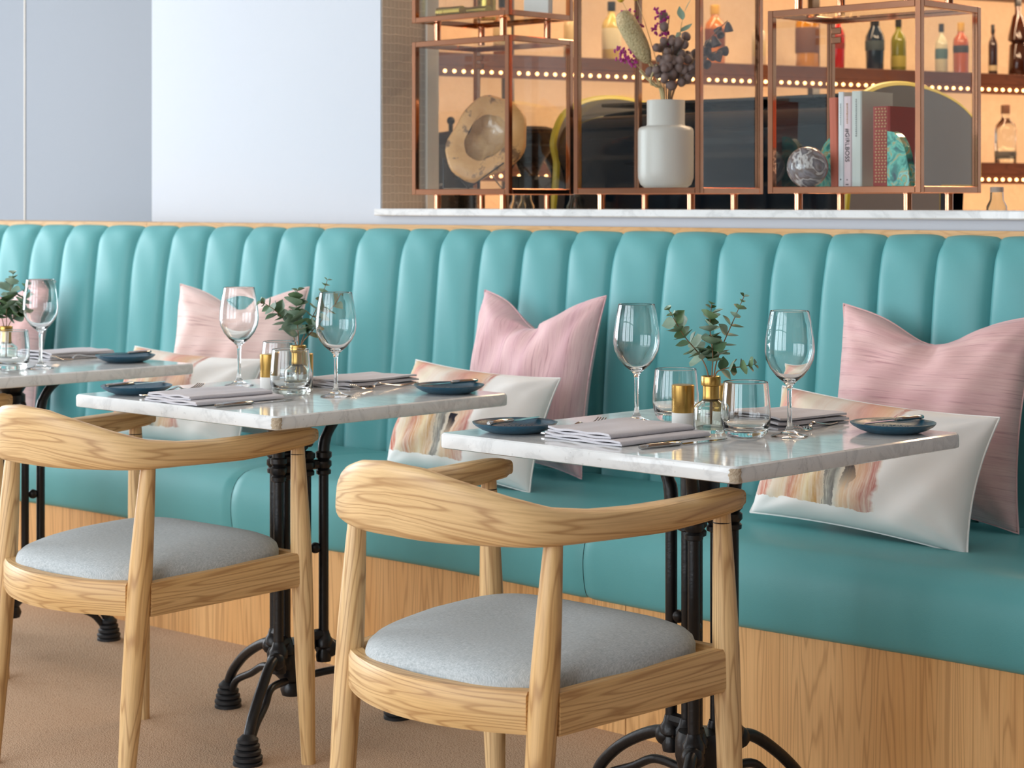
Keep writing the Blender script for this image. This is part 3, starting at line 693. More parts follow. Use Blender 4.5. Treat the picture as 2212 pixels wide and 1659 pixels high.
# cutlery, lying along +y, origin in the middle
def knife(loc, rz, label, ln=.215, grp='table knives', nm='table_knife', tilt=0.):
    t = thing(nm, label, 'knife', loc, rz, grp); t.rotation_euler = (tilt, 0, rz)
    h = ln*.46; a = -ln/2
    P = [(0, a, .0045), (0, a+.003, .0045), (0, a+.02, .0048), (0, a+h*.5, .0048), (0, a+h-.006, .0045), (0, a+h, .004)]
    MB().tube(P, [.0035, .0056, .0058, .0062, .0062, .0028], 12, flat=.72, up=(0, 0, 1)).build('handle', 'steel', t)
    b0_ = a+h-.002; L = ln/2-b0_; pts = []
    for k in range(9):
        f = k/8; wd = .0085*(1-.12*f) if f < .75 else .0078*(1-((f-.75)/.25)**2*.85)
        pts.append((b0_+L*f, wd))
    vs = []; fs = []
    for y, wd in pts: vs += [(-.0045, y, .0035), (-.0045+2*wd*.85, y, .0030), (-.0045, y, .0020), (-.0045+2*wd*.85, y, .0024)]
    for i in range(8):
        b = i*4; fs += [(b, b+1, b+5, b+4), (b+2, b+6, b+7, b+3), (b, b+4, b+6, b+2), (b+1, b+3, b+7, b+5)]
    fs += [(0, 2, 3, 1), (32, 33, 35, 34)]
    MB().add(vs, fs).build('blade', 'steel', t, smooth=False)
    return t
k0 = knife((-2.166, 2.706, ZT-.0005), R(-7), 'steel table knife alongside the stacked folded napkin '+TN[0])
cp(k0, (-3.2555, 2.640, ZT-.0005), 'steel table knife alongside the folded napkin '+TN[1], R(0))
bk = knife((-2.512, 2.642, ZT+.0185), R(8), 'steel butter knife resting on the plate by the armchair '+TN[0], .165, 'butter knives', 'butter_knife')
for l, a, s_ in zip(PL, (172, 2, 176, 180), ['steel butter knife on the plate by the printed pillow '+TN[0], 'steel butter knife on the plate near the armchair '+TN[1], 'steel butter knife on the plate on the banquette side '+TN[1], 'steel butter knife on the plate '+TN[2]]):
    cp(bk, (l[0], l[1], l[2]+.0185), s_, R(a))
def fork(loc, rz, label):
    t = thing('fork', label, 'fork', loc, rz, 'steel forks')
    P = bez([(0, -.105, .006), (0, -.098, .0055), (0, -.05, .0035), (0, 0, .0095), (0, .022, .014), (0, .036, .0085), (0, .045, .005)], 5)
    n = len(P); MB().tube(P, [interp([0, .1, .45, .7, .85, 1], [.0035, .0052, .0045, .003, .0042, .0105], i/(n-1)) for i in range(n)], 10, flat=.42, up=(0, 0, 1)).build('handle', 'steel', t)
    for k in range(4):
        x = (k-1.5)*.0058
        MB().tube(bez([(x*.85, .043, .005), (x, .058, .0035), (x, .082, .0065), (x*.98, .104, .0155)], 5), [.0016]*11+[.0013]*4+[.0007], 6, up=(0, 0, 1)).build('tine', 'steel', t)
    return t
f0 = fork((-2.452, 2.735, ZT-.001), R(10), 'steel fork tucked beside the stacked folded napkin '+TN[0])
cp(f0, (-2.150, 3.082, ZT-.001), 'steel fork with open tines near the wine glass '+TN[0], R(190))
cp(f0, (-3.568, 2.655, ZT-.001), 'steel fork behind the folded napkin and plate '+TN[1], R(14))
cp(f0, (-3.325, 3.068, ZT-.001), 'steel fork between napkin and plate on the banquette side '+TN[1], R(184))
cp(f0, (-4.520, 3.075, ZT-.001), 'steel fork between napkin and plate '+TN[2], R(184))
# folded napkins: snake section extruded along y
def napkin(loc, rz, label, wd=.19, ln=.215, seed=1, loose=False):
    rnd = random.Random(seed); t = thing('napkin', label, 'napkin', loc, rz, 'grey linen napkins')
    def fold(name, w0, l0, zb, layers, off):
        th = .0038; pitch = .0050; path = []
        for k in range(layers):
            z = zb+th/2+k*pitch; r = pitch/2; a, b = -w0/2+off, w0/2+off
            row = [(a+(b-a)*i/14, z+.0010*sin(i*.9+k*2+seed)) for i in range(15)]
            if k % 2: row = row[::-1]
            path += row
            if k < layers-1:
                cx, sg = row[-1][0], (1 if k % 2 == 0 else -1)
                path += [(cx+sg*r*.9*sin(q), z+r-r*cos(q)) for q in (.6, 1.2, 1.57, 1.9, 2.5)]
        n = len(path); vs = []; fs = []; NY = 12
        nor = []
        for i in range(n):
            d = Vector((path[min(i+1, n-1)][0]-path[max(i-1, 0)][0], path[min(i+1, n-1)][1]-path[max(i-1, 0)][1])); d.normalize(); nor.append((-d.y, d.x))
        for j in range(NY+1):
            y = -l0/2+l0*j/NY
            for sd in (1, -1):
                for i in range(n):
                    x, z = path[i]; lay = i/n
                    dz = .0016*lay*sin(y*31+x*17+seed)+.0012*lay*sin(x*60+seed) + (.012*lay*max(0, y/l0+.1)*(1-abs(x)/w0) if loose else 0)
                    vs.append((x+nor[i][0]*sd*th/2+.0012*sin(y*40+seed+lay*3), y+(.002*sin(lay*20)), max(.0002, z+nor[i][1]*sd*th/2+max(0, dz))))
        m = 2*n
        for j in range(NY):
            for i in range(n-1):
                fs.append((j*m+i, j*m+i+1, (j+1)*m+i+1, (j+1)*m+i)); fs.append((j*m+n+i, (j+1)*m+n+i, (j+1)*m+n+i+1, j*m+n+i+1))
            for i in (0, n-1): fs.append((j*m+i, (j+1)*m+i, (j+1)*m+n+i, j*m+n+i))
        for j in (0, NY):
            for i in range(n-1): fs.append((j*m+i, j*m+n+i, j*m+n+i+1, j*m+i+1))
        MB().add(vs, fs).build(name, 'linen', t, angle=70)
    fold('lower_fold', wd, ln, .0004, 2, 0); fold('upper_fold', wd*.82, ln*.94, .0099, 2, -wd*.085)
    return t
napkin((-2.312, 2.722, ZT), R(-4), 'grey linen napkin folded in two stacked tiers before the armchair '+TN[0], .19, .225, 1)
napkin((-2.262, 3.105, ZT), R(174), 'grey linen napkin bulging loosely before the printed pillow '+TN[0], .19, .20, 5, True)
napkin((-3.385, 2.630, ZT), R(-2), 'grey linen napkin with an open rolled fold before the armchair '+TN[1], .185, .225, 9)
napkin((-3.435, 3.085, ZT), R(182), 'grey linen napkin in flat tiers on the banquette side '+TN[1], .18, .22, 12)
napkin((-4.622, 3.085, ZT), R(180), 'grey linen napkin with a raised end '+TN[2], .17, .21, 15, True)

# ============================================================ CUSHIONS
def cushion(name, label, cat, mat, loc, wd, ht, th, yaw, lean, roll=0., chop=0., seed=0, group=None, cdepth=.0, seamw=None, pin=.10):
    "local: x across, z up along the face, y back. Front face is -y"
    rnd = random.Random(seed); N = 36; vs = []; gs = []; fs = []
    ph = [rnd.uniform(0, 6.28) for _ in range(8)]
    def pos(s, tt, side):
        es = 1-pin*(1-tt*tt)*abs(s)**3; et = 1-pin*1.15*(1-s*s)*abs(tt)**3
        x = s*wd/2*es; z = ht/2+tt*ht/2*et
        prf = max(0, (1-s**4)*(1-tt**4)); t0 = th*(prf**.62)
        cr = exp2(-(s/.42)**2)
        if chop: z -= chop*cr*max(0, tt)**2.2
        wr = .0075*sin(6*s+3*tt+ph[0])*sin(5*tt+ph[1])*prf + .0035*sin(13*s-7*tt+ph[2])*prf
        # radiating creases from corners and from the chop
        for (cx, cy, kk) in ((-1, -1, 3), (1, -1, 4), (1, 1, 5), (-1, 1, 6)):
            a = math.atan2(tt-cy, s-cx); d = math.hypot(s-cx, tt-cy); wr += .006*sin(a*11+ph[kk])*exp2(-(d/.6)**2)*min(1, d*3)*prf**.4
        if chop:
            d = math.hypot(s*1.1, tt-1.05); a = math.atan2(s, 1.05-tt); wr += -.020*exp2(-(d/.55)**2)*(.6+.9*cos(a*7+ph[7]))*min(1, d*4)*prf**.25
            t0 *= 1-.30*cr*max(0, tt)**2
        y = -(t0*.62+wr) if side else t0*.38+wr*.4
        return (x, y, z)
    def exp2(v): return math.exp(v)
    gfn = lambda s, tt: ((s+1)/2, (tt+1)/2, 0)
    idx = {}
    for side in (1, 0):
        for i in range(N+1):
            for j in range(N+1):
                b = i in (0, N) or j in (0, N)
                if side == 0 and b: idx[0, i, j] = idx[1, i, j]; continue
                s, tt = sin((2*i/N-1)*PI/2)*.55+(2*i/N-1)*.45, sin((2*j/N-1)*PI/2)*.55+(2*j/N-1)*.45
                idx[side, i, j] = len(vs); vs.append(pos(s, tt, side)); gs.append(gfn(s, tt))
    for i in range(N):
        for j in range(N):
            q = [(i, j), (i+1, j), (i+1, j+1), (i, j+1)]
            fs.append(tuple(idx[(1,)+k] for k in q)); fs.append(tuple(idx[(0,)+k] for k in q[::-1]))
    t = thing(name, label, cat, loc, 0, group); t.rotation_mode = 'XYZ'
    t.matrix_world = Matrix.Translation(loc) @ Matrix.Rotation(R(yaw), 4, 'Z') @ Matrix.Rotation(R(-lean), 4, 'X') @ Matrix.Rotation(R(roll), 4, 'Y')
    MB().add(vs, fs, gs).build('cover', mat, t, angle=180)
    # stitched edge: a thin welt following the border
    bp = []
    for i in range(N+1): bp.append(vs[idx[1, i, 0]])
    for j in range(1, N+1): bp.append(vs[idx[1, N, j]])
    for i in range(N-1, -1, -1): bp.append(vs[idx[1, i, N]])
    for j in range(N-1, -1, -1): bp.append(vs[idx[1, 0, j]])
    MB().tube(bp, .0022, 6).build('edge_seam', mat, t)
    return t
cushion('cushion', 'pink raw silk cushion with horizontal slubs, behind the pillow with a dark brush stroke', 'cushion', 'pinkR', (-2.392, 3.800, .470), .50, .47, .13, 2, 11, 1, .055, 3, 'pink silk cushions')
cushion('cushion', 'pink silk cushion with vertical stripes and a deep pinch in its top edge', 'cushion', 'pinkM', (-3.590, 3.790, .470), .47, .47, .13, -4, 11, 0, .075, 11, 'pink silk cushions')
cushion('cushion', 'pale pink silk cushion seen through the wine glass at the middle table', 'cushion', 'pinkL', (-4.690, 3.690, .470), .47, .46, .13, 16, 11, 0, .05, 17, 'pink silk cushions')
cushion('cushion', 'pink silk cushion half in shadow, past the pale pink one', 'cushion', 'pinkR', (-5.85, 3.61, .470), .47, .45, .13, 4, 11, 0, .05, 23, 'pink silk cushions')
PM = [printmat('painted_print_%d' % i, s_) for i, s_ in enumerate((0.0, 3.3, 7.7))]
cushion('lumbar_pillow', 'white lumbar pillow with bold painted print and dark brush stroke', 'pillow', PM[0], (-2.372, 3.530, .474), .55, .29, .12, 0, 20, 3.2, .0, 31, 'printed lumbar pillows', pin=.07)
cushion('lumbar_pillow', 'white lumbar pillow with pastel print leaning on the striped pink cushion', 'pillow', PM[1], (-3.565, 3.530, .474), .53, .29, .12, -1, 20, 1.8, .0, 37, 'printed lumbar pillows', pin=.07)
cushion('lumbar_pillow', 'white lumbar pillow with pastel print leaning on the pale pink cushion', 'pillow', PM[2], (-4.650, 3.455, .474), .53, .28, .12, 8, 22, 1.8, .0, 41, 'printed lumbar pillows', pin=.07)

# ============================================================ COPPER DISPLAY CABINETS
def cabinet(label, x0, x1, y0, y1, z0, z1, footz, hinge=True):
    t = thing('display_cabinet', label, 'cabinet', ((x0+x1)/2, (y0+y1)/2, footz), 0, 'copper framed glass cabinets on the sill')
    hx, hy = (x1-x0)/2, (y1-y0)/2; a, b = z0-footz, z1-footz; q = .0165
    for sx in (-1, 1):
        for sy in (-1, 1):
            xa, xb = sorted((sx*hx, sx*(hx-q))); ya, yb = sorted((sy*hy, sy*(hy-q)))
            MB().box(xa, xb, ya, yb, a, b, .0012, 2).build('post', 'copper', t, smooth=False)
            fx, fy = sx*(hx-.065), sy*(hy-.045)
            MB().lathe([(.0001, 0), (.0105, 0), (.0105, a-.002), (.013, a-.001), (.013, a)], 16, Matrix.Translation((fx, fy, 0))).build('foot', 'copper', t)
    for z in (a, b-q):
        for sy in (-1, 1):
            ya, yb = sorted((sy*hy, sy*(hy-q))); MB().box(-hx+q, hx-q, ya, yb, z, z+q, .0012, 0).build('rail', 'copper', t, smooth=False)
        for sx in (-1, 1):
            xa, xb = sorted((sx*hx, sx*(hx-q))); MB().box(xa, xb, -hy+q, hy-q, z, z+q, .0012, 1).build('rail', 'copper', t, smooth=False)
    m = q*.5
    for sy in (-1, 1): MB().box(-hx+q, hx-q, sy*(hy-m)-.0015, sy*(hy-m)+.0015, a+q, b-q).build('pane', 'pane', t, smooth=False)
    for sx in (-1, 1): MB().box(sx*(hx-m)-.0015, sx*(hx-m)+.0015, -hy+q, hy-q, a+q, b-q).build('pane', 'pane', t, smooth=False)
    MB().box(-hx+q, hx-q, -hy+q, hy-q, a+q*.6, a+q*.6+.004).build('base_pane', 'pane', t, smooth=False)
    MB().box(-hx+q, hx-q, -hy+q, hy-q, b-q*.6, b-q*.6+.004).build('top_pane', 'pane', t, smooth=False)
    if hinge:
        for z in (b-.045, b-.07): MB().box(-hx+q, -hx+q+.032, hy-q-.004, hy-q, z, z+.018, .002).build('hinge', 'copper', t, smooth=False)
    return t
SZ = 1.1525
CB = dict(y0=4.145, y1=4.425)
cabinet('copper framed glass cabinet holding the wooden burl bowl', -4.372, -3.966, 4.145, 4.425, 1.194, 1.655, SZ)
cabinet('copper framed glass cabinet raised on top of the one with the wooden bowl', -4.372, -3.966, 4.145, 4.425, 1.712, 2.17, 1.6555)
cabinet('tall copper framed glass cabinet holding the white vase of dried flowers', -3.716, -3.268, 4.145, 4.425, 1.194, 1.95, SZ)
cabinet('copper framed glass cabinet holding books and a swirled glass ball', -3.048, -2.594, 4.145, 4.425, 1.194, 1.661, SZ)
cabinet('copper framed glass cabinet on top of the one with books, only its feet in view', -3.048, -2.594, 4.145, 4.425, 1.718, 2.18, 1.6615)
CZ = 1.2085     # top of the base panes
# --- burl bowl on a wire stand
tb = NT('burl_wood'); g = tb.obj(); n1 = tb.noise(g, 9, 4, .6, 1.5); n2 = tb.noise(g, 30, 4, .7)
col = tb.mix(n1, lin('C08244'), lin('EBBE84')); col = tb.mix(tb.ramp(tb.math('MULTIPLY', n2, n1), [(.27, g3(0)), (.33, g3(.8))]), col, lin('54382A'))
tb.p(Base_Color=col, Roughness=.42); tb.bump(n2, .4, .006); M['burl'] = tb.m
tb = NT('burl_hollow'); g = tb.obj(); n1 = tb.noise(g, 26, 4, .6, .6); tb.p(Base_Color=tb.mix(n1, lin('8A5A2E'), lin('D9B27C')), Roughness=.13, Coat_Weight=.8); tb.bump(n1, .7, .006); M['burlin'] = tb.m
bowl = thing('burl_bowl', 'round slab bowl of burl wood with a glossy carved hollow, propped upright', 'bowl', (-4.168, 4.262, CZ+.152))
BW = Matrix.Rotation(R(22), 4, 'Z') @ Matrix.Rotation(R(27), 4, 'Y') @ Matrix.Rotation(R(66), 4, 'X') @ Matrix.Scale(1.10, 4)
n = 44
def bowlshape(prof, irr, mtx, sx=1.0):
    vs = []; fs = []; m = len(prof)
    for i in range(n):
        a = 2*PI*i/n; wv = 1+irr*(sin(a*3+1)*.6+sin(a*5+2)*.4+sin(a*9)*.2)
        for r, z in prof: vs.append((r*wv*cos(a)*sx, r*wv*sin(a), z+.004*sin(a*4+r*30)*(r > .04)))
    for i in range(n):
        for j in range(m-1): fs.append((i*m+j, ((i+1) % n)*m+j, ((i+1) % n)*m+j+1, i*m+j+1))
    return MB().add(vs, fs, None, mtx)
bowlshape([(.0001, -.038), (.06, -.036), (.105, -.026), (.127, -.008), (.130, .006), (.122, .014), (.09, .013), (.070, .012)], .07, BW, .80).build('slab', 'burl', bowl, angle=60)
bowlshape([(.080, .012), (.072, .004), (.058, -.008), (.04, -.016), (.0001, -.020)], .17, BW, .72).build('hollow', 'burlin', bowl, angle=60)
st = thing('wire_stand', 'black wire stand with folded triangular sides carrying the burl bowl', 'stand', (-4.168, 4.262, CZ))
for y_, nm in ((-.085, 'front_frame'), (.07, 'rear_frame')):
    w_ = MB(); q = [(-.10, y_, .095), (-.10, y_, .003), (-.07, y_+.02, .003)]
    w_.tube(q[:2], .0022, 6); w_.build(nm, 'dark', st)
    MB().tube([(-.10, y_, .095), (.0, y_*.95, .003), (.085, y_*.3+.01, .080)], .0022, 6).build('slanted_wire', 'dark', st)
MB().tube([(-.10, -.085, .003), (-.10, .07, .003)], .0022, 6).build('cross_wire', 'dark', st)
# --- white vase
tag(MB().lathe([(.0001, 0), (.052, 0), (.058, .002), (.070, .012), (.0765, .03), (.077, .05), (.077, .158), (.075, .166), (.068, .171), (.0545, .174), (.0525, .178), (.0525, .242), (.0515, .2445), (.0490, .2445), (.048, .24), (.048, .175), (.060, .16), (.070, .15), (.07, .03), (.0001, .01)], 48).build('flower_vase', 'vase', None, (-3.487, 4.272, CZ), angle=50), 'white matte ceramic vase with a straight neck and wide body', 'vase')
VT = Vector((-3.487, 4.272, CZ+.02)); VH = .235
def dried(name, label, ctrl, r0=.0022, mat='stem', parts=None, group='dried stems in the white vase'):
    t = thing(name, label, 'dried flower', tuple(VT), 0, group)
    P = bez([(0, 0, 0)]+[tuple(CR*a+UP*b+CF*c) for a, b, c in ctrl], 7)
    MB().tube(P, [r0*(1-.4*i/len(P)) for i in range(len(P))], 7).build('stem', mat, t)
    return t, P
M['pod'] = plain('mauve_seed_pod', '7F6A66', .65); M['pod2'] = plain('dark_seed_pod', '55423E', .65)
M['statice'] = plain('magenta_statice', 'B02A86', .7); M['banksia'] = None
tb = NT('banksia_cone'); g = tb.attr(); n1 = tb.n('TexVoronoi', Vector=tb.scale(tb.obj(), 1, 1, 1), Scale=190.0).outputs[0]
tb.p(Base_Color=tb.mix(n1, lin('D8C69C'), lin('A8946A')), Roughness=.85); tb.bump(n1, .8, .003); M['banksia'] = tb.m
M['straw'] = plain('straw_stem', 'C9B98C', .7); M['ybud'] = plain('yellow_ball_flower', 'D9B92E', .7)
t, P = dried('banksia_stem', 'cream banksia cone leaning left out of the white vase', [(-.01, VH, 0), (-.03, .29, -.015), (-.062, .35, -.02)], .003, 'straw')
ax = (P[-1]-P[-6]).normalized(); mt = Matrix.Translation(P[-1]) @ ax.to_track_quat('Z', 'Y').to_matrix().to_4x4()
MB().lathe([(.0001, -.03), (.012, -.022), (.022, .0), (.0275, .03), (.0290, .07), (.0275, .105), (.021, .125), (.01, .132), (.0001, .133)], 24, mt).build('flower_cone', 'banksia', t)
rnd = random.Random(15)
def pods(t, P, k, spread, rr, mat, start=.6, sc=(1, 1, 1.12)):
    me = MB().sphere((0, 0, 0), 1, 12, 8).mesh('seed_pod'); me.materials.append(M[mat])
    me2 = MB().lathe([(.30, .88), (.26, .98), (.12, .98), (.0001, .90)], 10).mesh('pod_cap'); me2.materials.append(M['pod2'])
    for i in range(k):
        f = start+(1-start)*(i+.5)/k; q = P[min(int(f*(len(P)-1)), len(P)-1)]
        d = Vector((rnd.uniform(-1, 1), rnd.uniform(-1, 1), rnd.uniform(-.5, .7)))*spread; r = rr*rnd.uniform(.8, 1.15)
        MB().tube([q, q+d*.6+Vector((0, 0, -.004)), q+d], .0012, 5).build('twig', 'stem', t)
        o = link('seed_pod', me, t); o.location = q+d; o.scale = (r*sc[0], r*sc[1], r*sc[2]); o.rotation_euler = (rnd.uniform(-.9, .9), rnd.uniform(-.9, .9), 0)
        c = link('pod_cap', me2, o)
for i, (ct, lb) in enumerate([([(-.005, VH, -.01), (-.008, .30, -.02), (-.012, .37, -.03)], 'gumnut branch with mauve pods low at the left of the bouquet'),
                              ([(.006, VH, -.01), (.016, .31, -.02), (.020, .40, -.02)], 'gumnut branch with mauve pods in the middle of the bouquet'),
                              ([(.012, VH, .0), (.035, .32, -.01), (.050, .41, -.01)], 'gumnut branch with mauve pods next to the copper post'),
                              ([(.002, VH, .01), (-.002, .34, .01), (.01, .46, .0)], 'gumnut branch rising to the top of the bouquet'),
                              ([(.016, VH, .0), (.06, .29, .01), (.08, .35, .02)], 'gumnut branch with pods low beside the copper post')]):
    t, P = dried('gumnut_branch', lb, ct); pods(t, P, 12, .030, .0125, 'pod', .48)
for ct, lb in [([(.018, VH, .0), (.08, .34, -.03), (.125, .40, -.05), (.165, .44, -.055)], 'dark bell pod branch reaching right behind the side glass'), ([(.018, VH, .0), (.07, .30, -.03), (.11, .345, -.045), (.15, .36, -.05)], 'lower dark bell pod branch behind the side glass')]:
    t, P = dried('bell_pod_branch', lb, ct)
    me = MB().lathe([(.0001, -.9), (.35, -.75), (.72, -.1), (.98, .75), (.80, .82), (.5, .5), (.0001, .4)], 14).mesh('bell_pod'); me.materials.append(M['pod2'])
    for i in range(7):
        f = .5+.5*i/6; q = P[min(int(f*(len(P)-1)), len(P)-1)]; o = link('bell_pod', me, t)
        d = Vector((rnd.uniform(-.6, .6), rnd.uniform(-.4, .4), rnd.uniform(-1, .5))).normalized(); o.location = q+d*.018; r = rnd.uniform(.011, .015)
        o.scale = (r, r, r*1.2); o.rotation_euler = d.to_track_quat('Z', 'Y').to_euler()
for i, (ct, lb) in enumerate([([(-.012, VH, .0), (-.05, .29, .0), (-.098, .335, -.01), (-.125, .355, -.01)], 'magenta statice sprig sticking out left of the banksia'),
                              ([(-.004, VH, .0), (-.01, .36, .0), (-.020, .475, -.01)], 'magenta statice sprig above the mauve pods'), ([(-.012, VH, .02), (-.07, .40, .02), (-.105, .47, .01)], 'tall magenta statice sprig behind the banksia')]):
    t, P = dried('statice_sprig', lb, ct, .0015, 'straw')
    fl = MB(); 
    for k in range(46):
        q = P[int((.72+.28*rnd.random())*(len(P)-1))]; c = q+Vector((rnd.uniform(-1, 1), rnd.uniform(-1, 1), rnd.uniform(-1, 1)))*.017
        for s_ in range(3): fl.sphere(c+Vector((rnd.uniform(-1, 1), rnd.uniform(-1, 1), rnd.uniform(-1, 1)))*.003, .0032, 5, 4)
    o = fl.build('florets', 'statice', t); o['kind'] = 'stuff'
for ct, lb in [([(-.008, VH, -.02), (-.03, .262, -.035), (-.058, .285, -.04), (-.075, .305, -.04)], 'crooked straw coloured twig at the vase rim'), ([(-.01, VH, -.02), (-.035, .25, -.04), (-.05, .225, -.045)][:1]+[(-.045, .27, -.04), (-.028, .32, -.03)], 'short straw coloured twig crossing the crooked one')]:
    dried('dried_twig', lb, ct, .0042, 'straw')
for ct, lb in [([(-.01, VH, .0), (-.07, .40, .0), (-.125, .505, .0)], 'yellow ball flower at the upper left of the bouquet'), ([(-.006, VH, .0), (-.045, .40, .01), (-.083, .51, .0)], 'yellow ball flower above the banksia')]:
    t, P = dried('ball_flower', lb, ct, .0013, 'straw'); MB().sphere(P[-1], .0105, 14, 10).build('flower_head', 'ybud', t)
for i, (ct, lb) in enumerate([([(.012, VH, .02), (.03, .36, .02), (.052, .47, .01)], 'dried pale green leaf spray at the top right of the bouquet'), ([(.01, VH, .02), (.02, .33, .02), (.045, .39, .01)], 'dried pale green leaf spray among the pods')]):
    t, P = dried('leaf_spray', lb, ct, .0014, 'straw')
    for k in range(7):
        q = P[int((.55+.45*k/6)*(len(P)-1))]; o = link('leaf', LM[13][1], t); o.location = q; o.scale = (1.5, 1.2, 1.2); o.rotation_euler = (rnd.uniform(0, 3), rnd.uniform(-1.2, -.3), rnd.uniform(0, 6))
# --- books, ball, agate in the right cabinet
def textmesh(s, size):
    cu = bpy.data.curves.new('t', 'FONT'); cu.body = s; cu.size = size; cu.align_x = 'CENTER'; cu.align_y = 'CENTER'; cu.extrude = .0002
    o = bpy.data.objects.new('t', cu); C.objects.link(o); dg = bpy.context.evaluated_depsgraph_get(); dg.update()
    me = bpy.data.meshes.new_from_object(o.evaluated_get(dg)); bpy.data.objects.remove(o); me.name = 'lettering'; return me
M['ink'] = plain('black_ink', '1E1A1C', .6); M['foil'] = plain('faded_gilt', 'B98A62', .5); M['paper'] = plain('page_block', 'D8D0C0', .85)
M['greyink'] = plain('grey_ink', '9AA0A2', .6)
def book(x0, x1, yf, dep, h, col, label, lean=0., rough=.6):
    t = thing('book', label, 'book', ((x0+x1)/2, yf, CZ), 0, 'books in the copper cabinet'); t.rotation_euler = (0, R(lean), 0)
    m = plain('book_cloth', col, rough); hw = (x1-x0)/2; c = .0022
    pr = []
    vs = []; fs = []
    # cover: boards and rounded spine
    sec = [(-hw, dep), (-hw, .004), (-hw*.8, .0008), (0, 0), (hw*.8, .0008), (hw, .004), (hw, dep), (hw-c, dep), (hw-c, .006), (-hw+c, .006), (-hw+c, dep)]
    mb = MB(); k = len(sec)
    vs = [(x, y, 0) for x, y in sec]+[(x, y, h) for x, y in sec]
    fs = [(i, (i+1) % k, k+(i+1) % k, k+i) for i in range(k)]
    for zz in (0, k):
        fs += [tuple(zz+i for i in q) for q in ((0, 1, 9, 10), (1, 2, 3, 4, 5, 8, 9), (5, 6, 7, 8))]
    mb.add(vs, fs).build('cover', m, t, smooth=False)
    MB().box(-hw+c, hw-c, .006, dep-.004, .003, h-.004).build('pages', 'paper', t, smooth=False)
    return t
def spine_text(t, s, size, z, mat, x=0.):
    me = textmesh(s, size); me.materials.append(M[mat])
    o = link('lettering', me, t); o.matrix_local = Matrix.Translation((x, -.0009, z)) @ Matrix(((0, 1, 0), (0, 0, -1), (-1, 0, 0))).to_4x4()
    return o
BY = 4.262
def faint_marks(t, z0, z1, wd, mat, seed):
    rn = random.Random(seed); mb = MB(); z = z1
    while z > z0:
        h = rn.uniform(.002, .0045); mb.box(-wd/2*rn.uniform(.6, 1), wd/2*rn.uniform(.6, 1), -.0012, -.0002, z-h, z); z -= h+.0016
    o = mb.build('faded_lettering', mat, t, smooth=False); o['kind'] = 'stuff'
b1 = book(-2.944, -2.920, BY+.012, .125, .232, 'C96A52', 'coral red cloth book leaning at the end of the row', -1.5)
b2 = book(-2.9165, -2.899, BY+.006, .135, .245, 'DDE2E6', 'slim white book between the coral book and the pink book'); faint_marks(b2, .16, .215, .003, 'greyink', 1); MB().sphere((0, 0, .021), .0022, 8, 6, (1, .3, 1)).build('spine_mark', 'ink', b2)
b3 = book(-2.8955, -2.872, BY, .14, .233, 'E2CCD2', 'pale pink book with bold black title down the spine'); spine_text(b3, '#GIRLBOSS', .0172, .108, 'ink'); faint_marks(b3, .165, .215, .0035, 'foil', 2); MB().sphere((0, -.0002, .020), .0018, 8, 6, (1, .3, 1)).build('spine_mark', 'ink', b3); MB().box(-.004, .004, -.0012, -.0002, .007, .009).build('spine_mark', 'ink', b3, smooth=False)
b4 = book(-2.869, -2.839, BY-.004, .145, .245, 'D3DAD6', 'thick pale grey green book with faint lettering'); faint_marks(b4, .13, .225, .004, 'greyink', 3)
b5 = book(-2.795, -2.745, BY-.020, .15, .203, '9A3A34', 'old dark red book with gilt patterned spine')
for z0_, z1_ in ((.150, .196), (.012, .140)):
    mb = MB(); st_ = .0075; zz = z0_; r_ = 0
    while zz < z1_:
        for q in range(4): mb.box(-.017+q*.009+(r_ % 2)*.002, -.0115+q*.009+(r_ % 2)*.002, -.0012, -.0002, zz, zz+.004)
        zz += st_; r_ += 1
    mb.build('gilt_tooling', 'foil', b5, smooth=False)
tb = NT('swirled_glass'); o = tb.obj(); n1 = tb.noise(o, 7, 3, .5, 2.5); sw = tb.ramp(tb.math('FRACT', tb.math('MULTIPLY', n1, 4.0)), [(0, lin('6E6A72')), (.4, lin('9A98A0')), (.7, lin('7C6E6C')), (.86, lin('E0DEE0')), (1, lin('6E6A72'))])
tb.p(Base_Color=sw, Roughness=.12, Coat_Weight=.7); M['swirl'] = tb.m
ball = thing('glass_ball', 'grey swirled art glass ball', 'ornament', (-2.974, 4.216, CZ)); MB().sphere((0, 0, .053), .053, 40, 24).build('sphere', 'swirl', ball); MB().lathe([(.0001, 0), (.02, 0), (.021, .003), (.016, .004)], 20).build('base_ring', 'swirl', ball)
tb = NT('teal_agate'); o = tb.obj(); n1 = tb.noise(o, 22, 4, .55, 1.8); tb.p(Base_Color=tb.ramp(n1, [(.3, lin('123C4A')), (.42, lin('1E7A72')), (.52, lin('5FB8A6')), (.58, lin('A58A4A')), (.64, lin('8FCDC0')), (.75, lin('2A5A86'))]), Roughness=.15, Coat_Weight=.6); M['agate'] = tb.m
poly = [(0, 0)]+[(.075*cos(a)**.8 if cos(a) > 0 else 0, .138*sin(a)) for a in [R(q) for q in range(0, 91, 9)]]
ag = MB().prism(poly, -.011, .011, Matrix.Translation((0, 0, 0)) @ Matrix.Rotation(R(90), 4, 'X'))
o = tag(ag.build('agate_bookend', 'agate', None, (-2.715, 4.200, CZ), smooth=False), 'quarter round teal agate slice standing before the old red book', 'bookend'); o.rotation_euler = (0, 0, R(-12))
ag2 = MB().prism([(-x, y) for x, y in poly][::-1], -.011, .011, Matrix.Rotation(R(90), 4, 'X'))
o = tag(ag2.build('agate_bookend', 'agate', None, (-2.950, 4.335, CZ), smooth=False), 'dark teal agate slice behind the coral book', 'bookend')
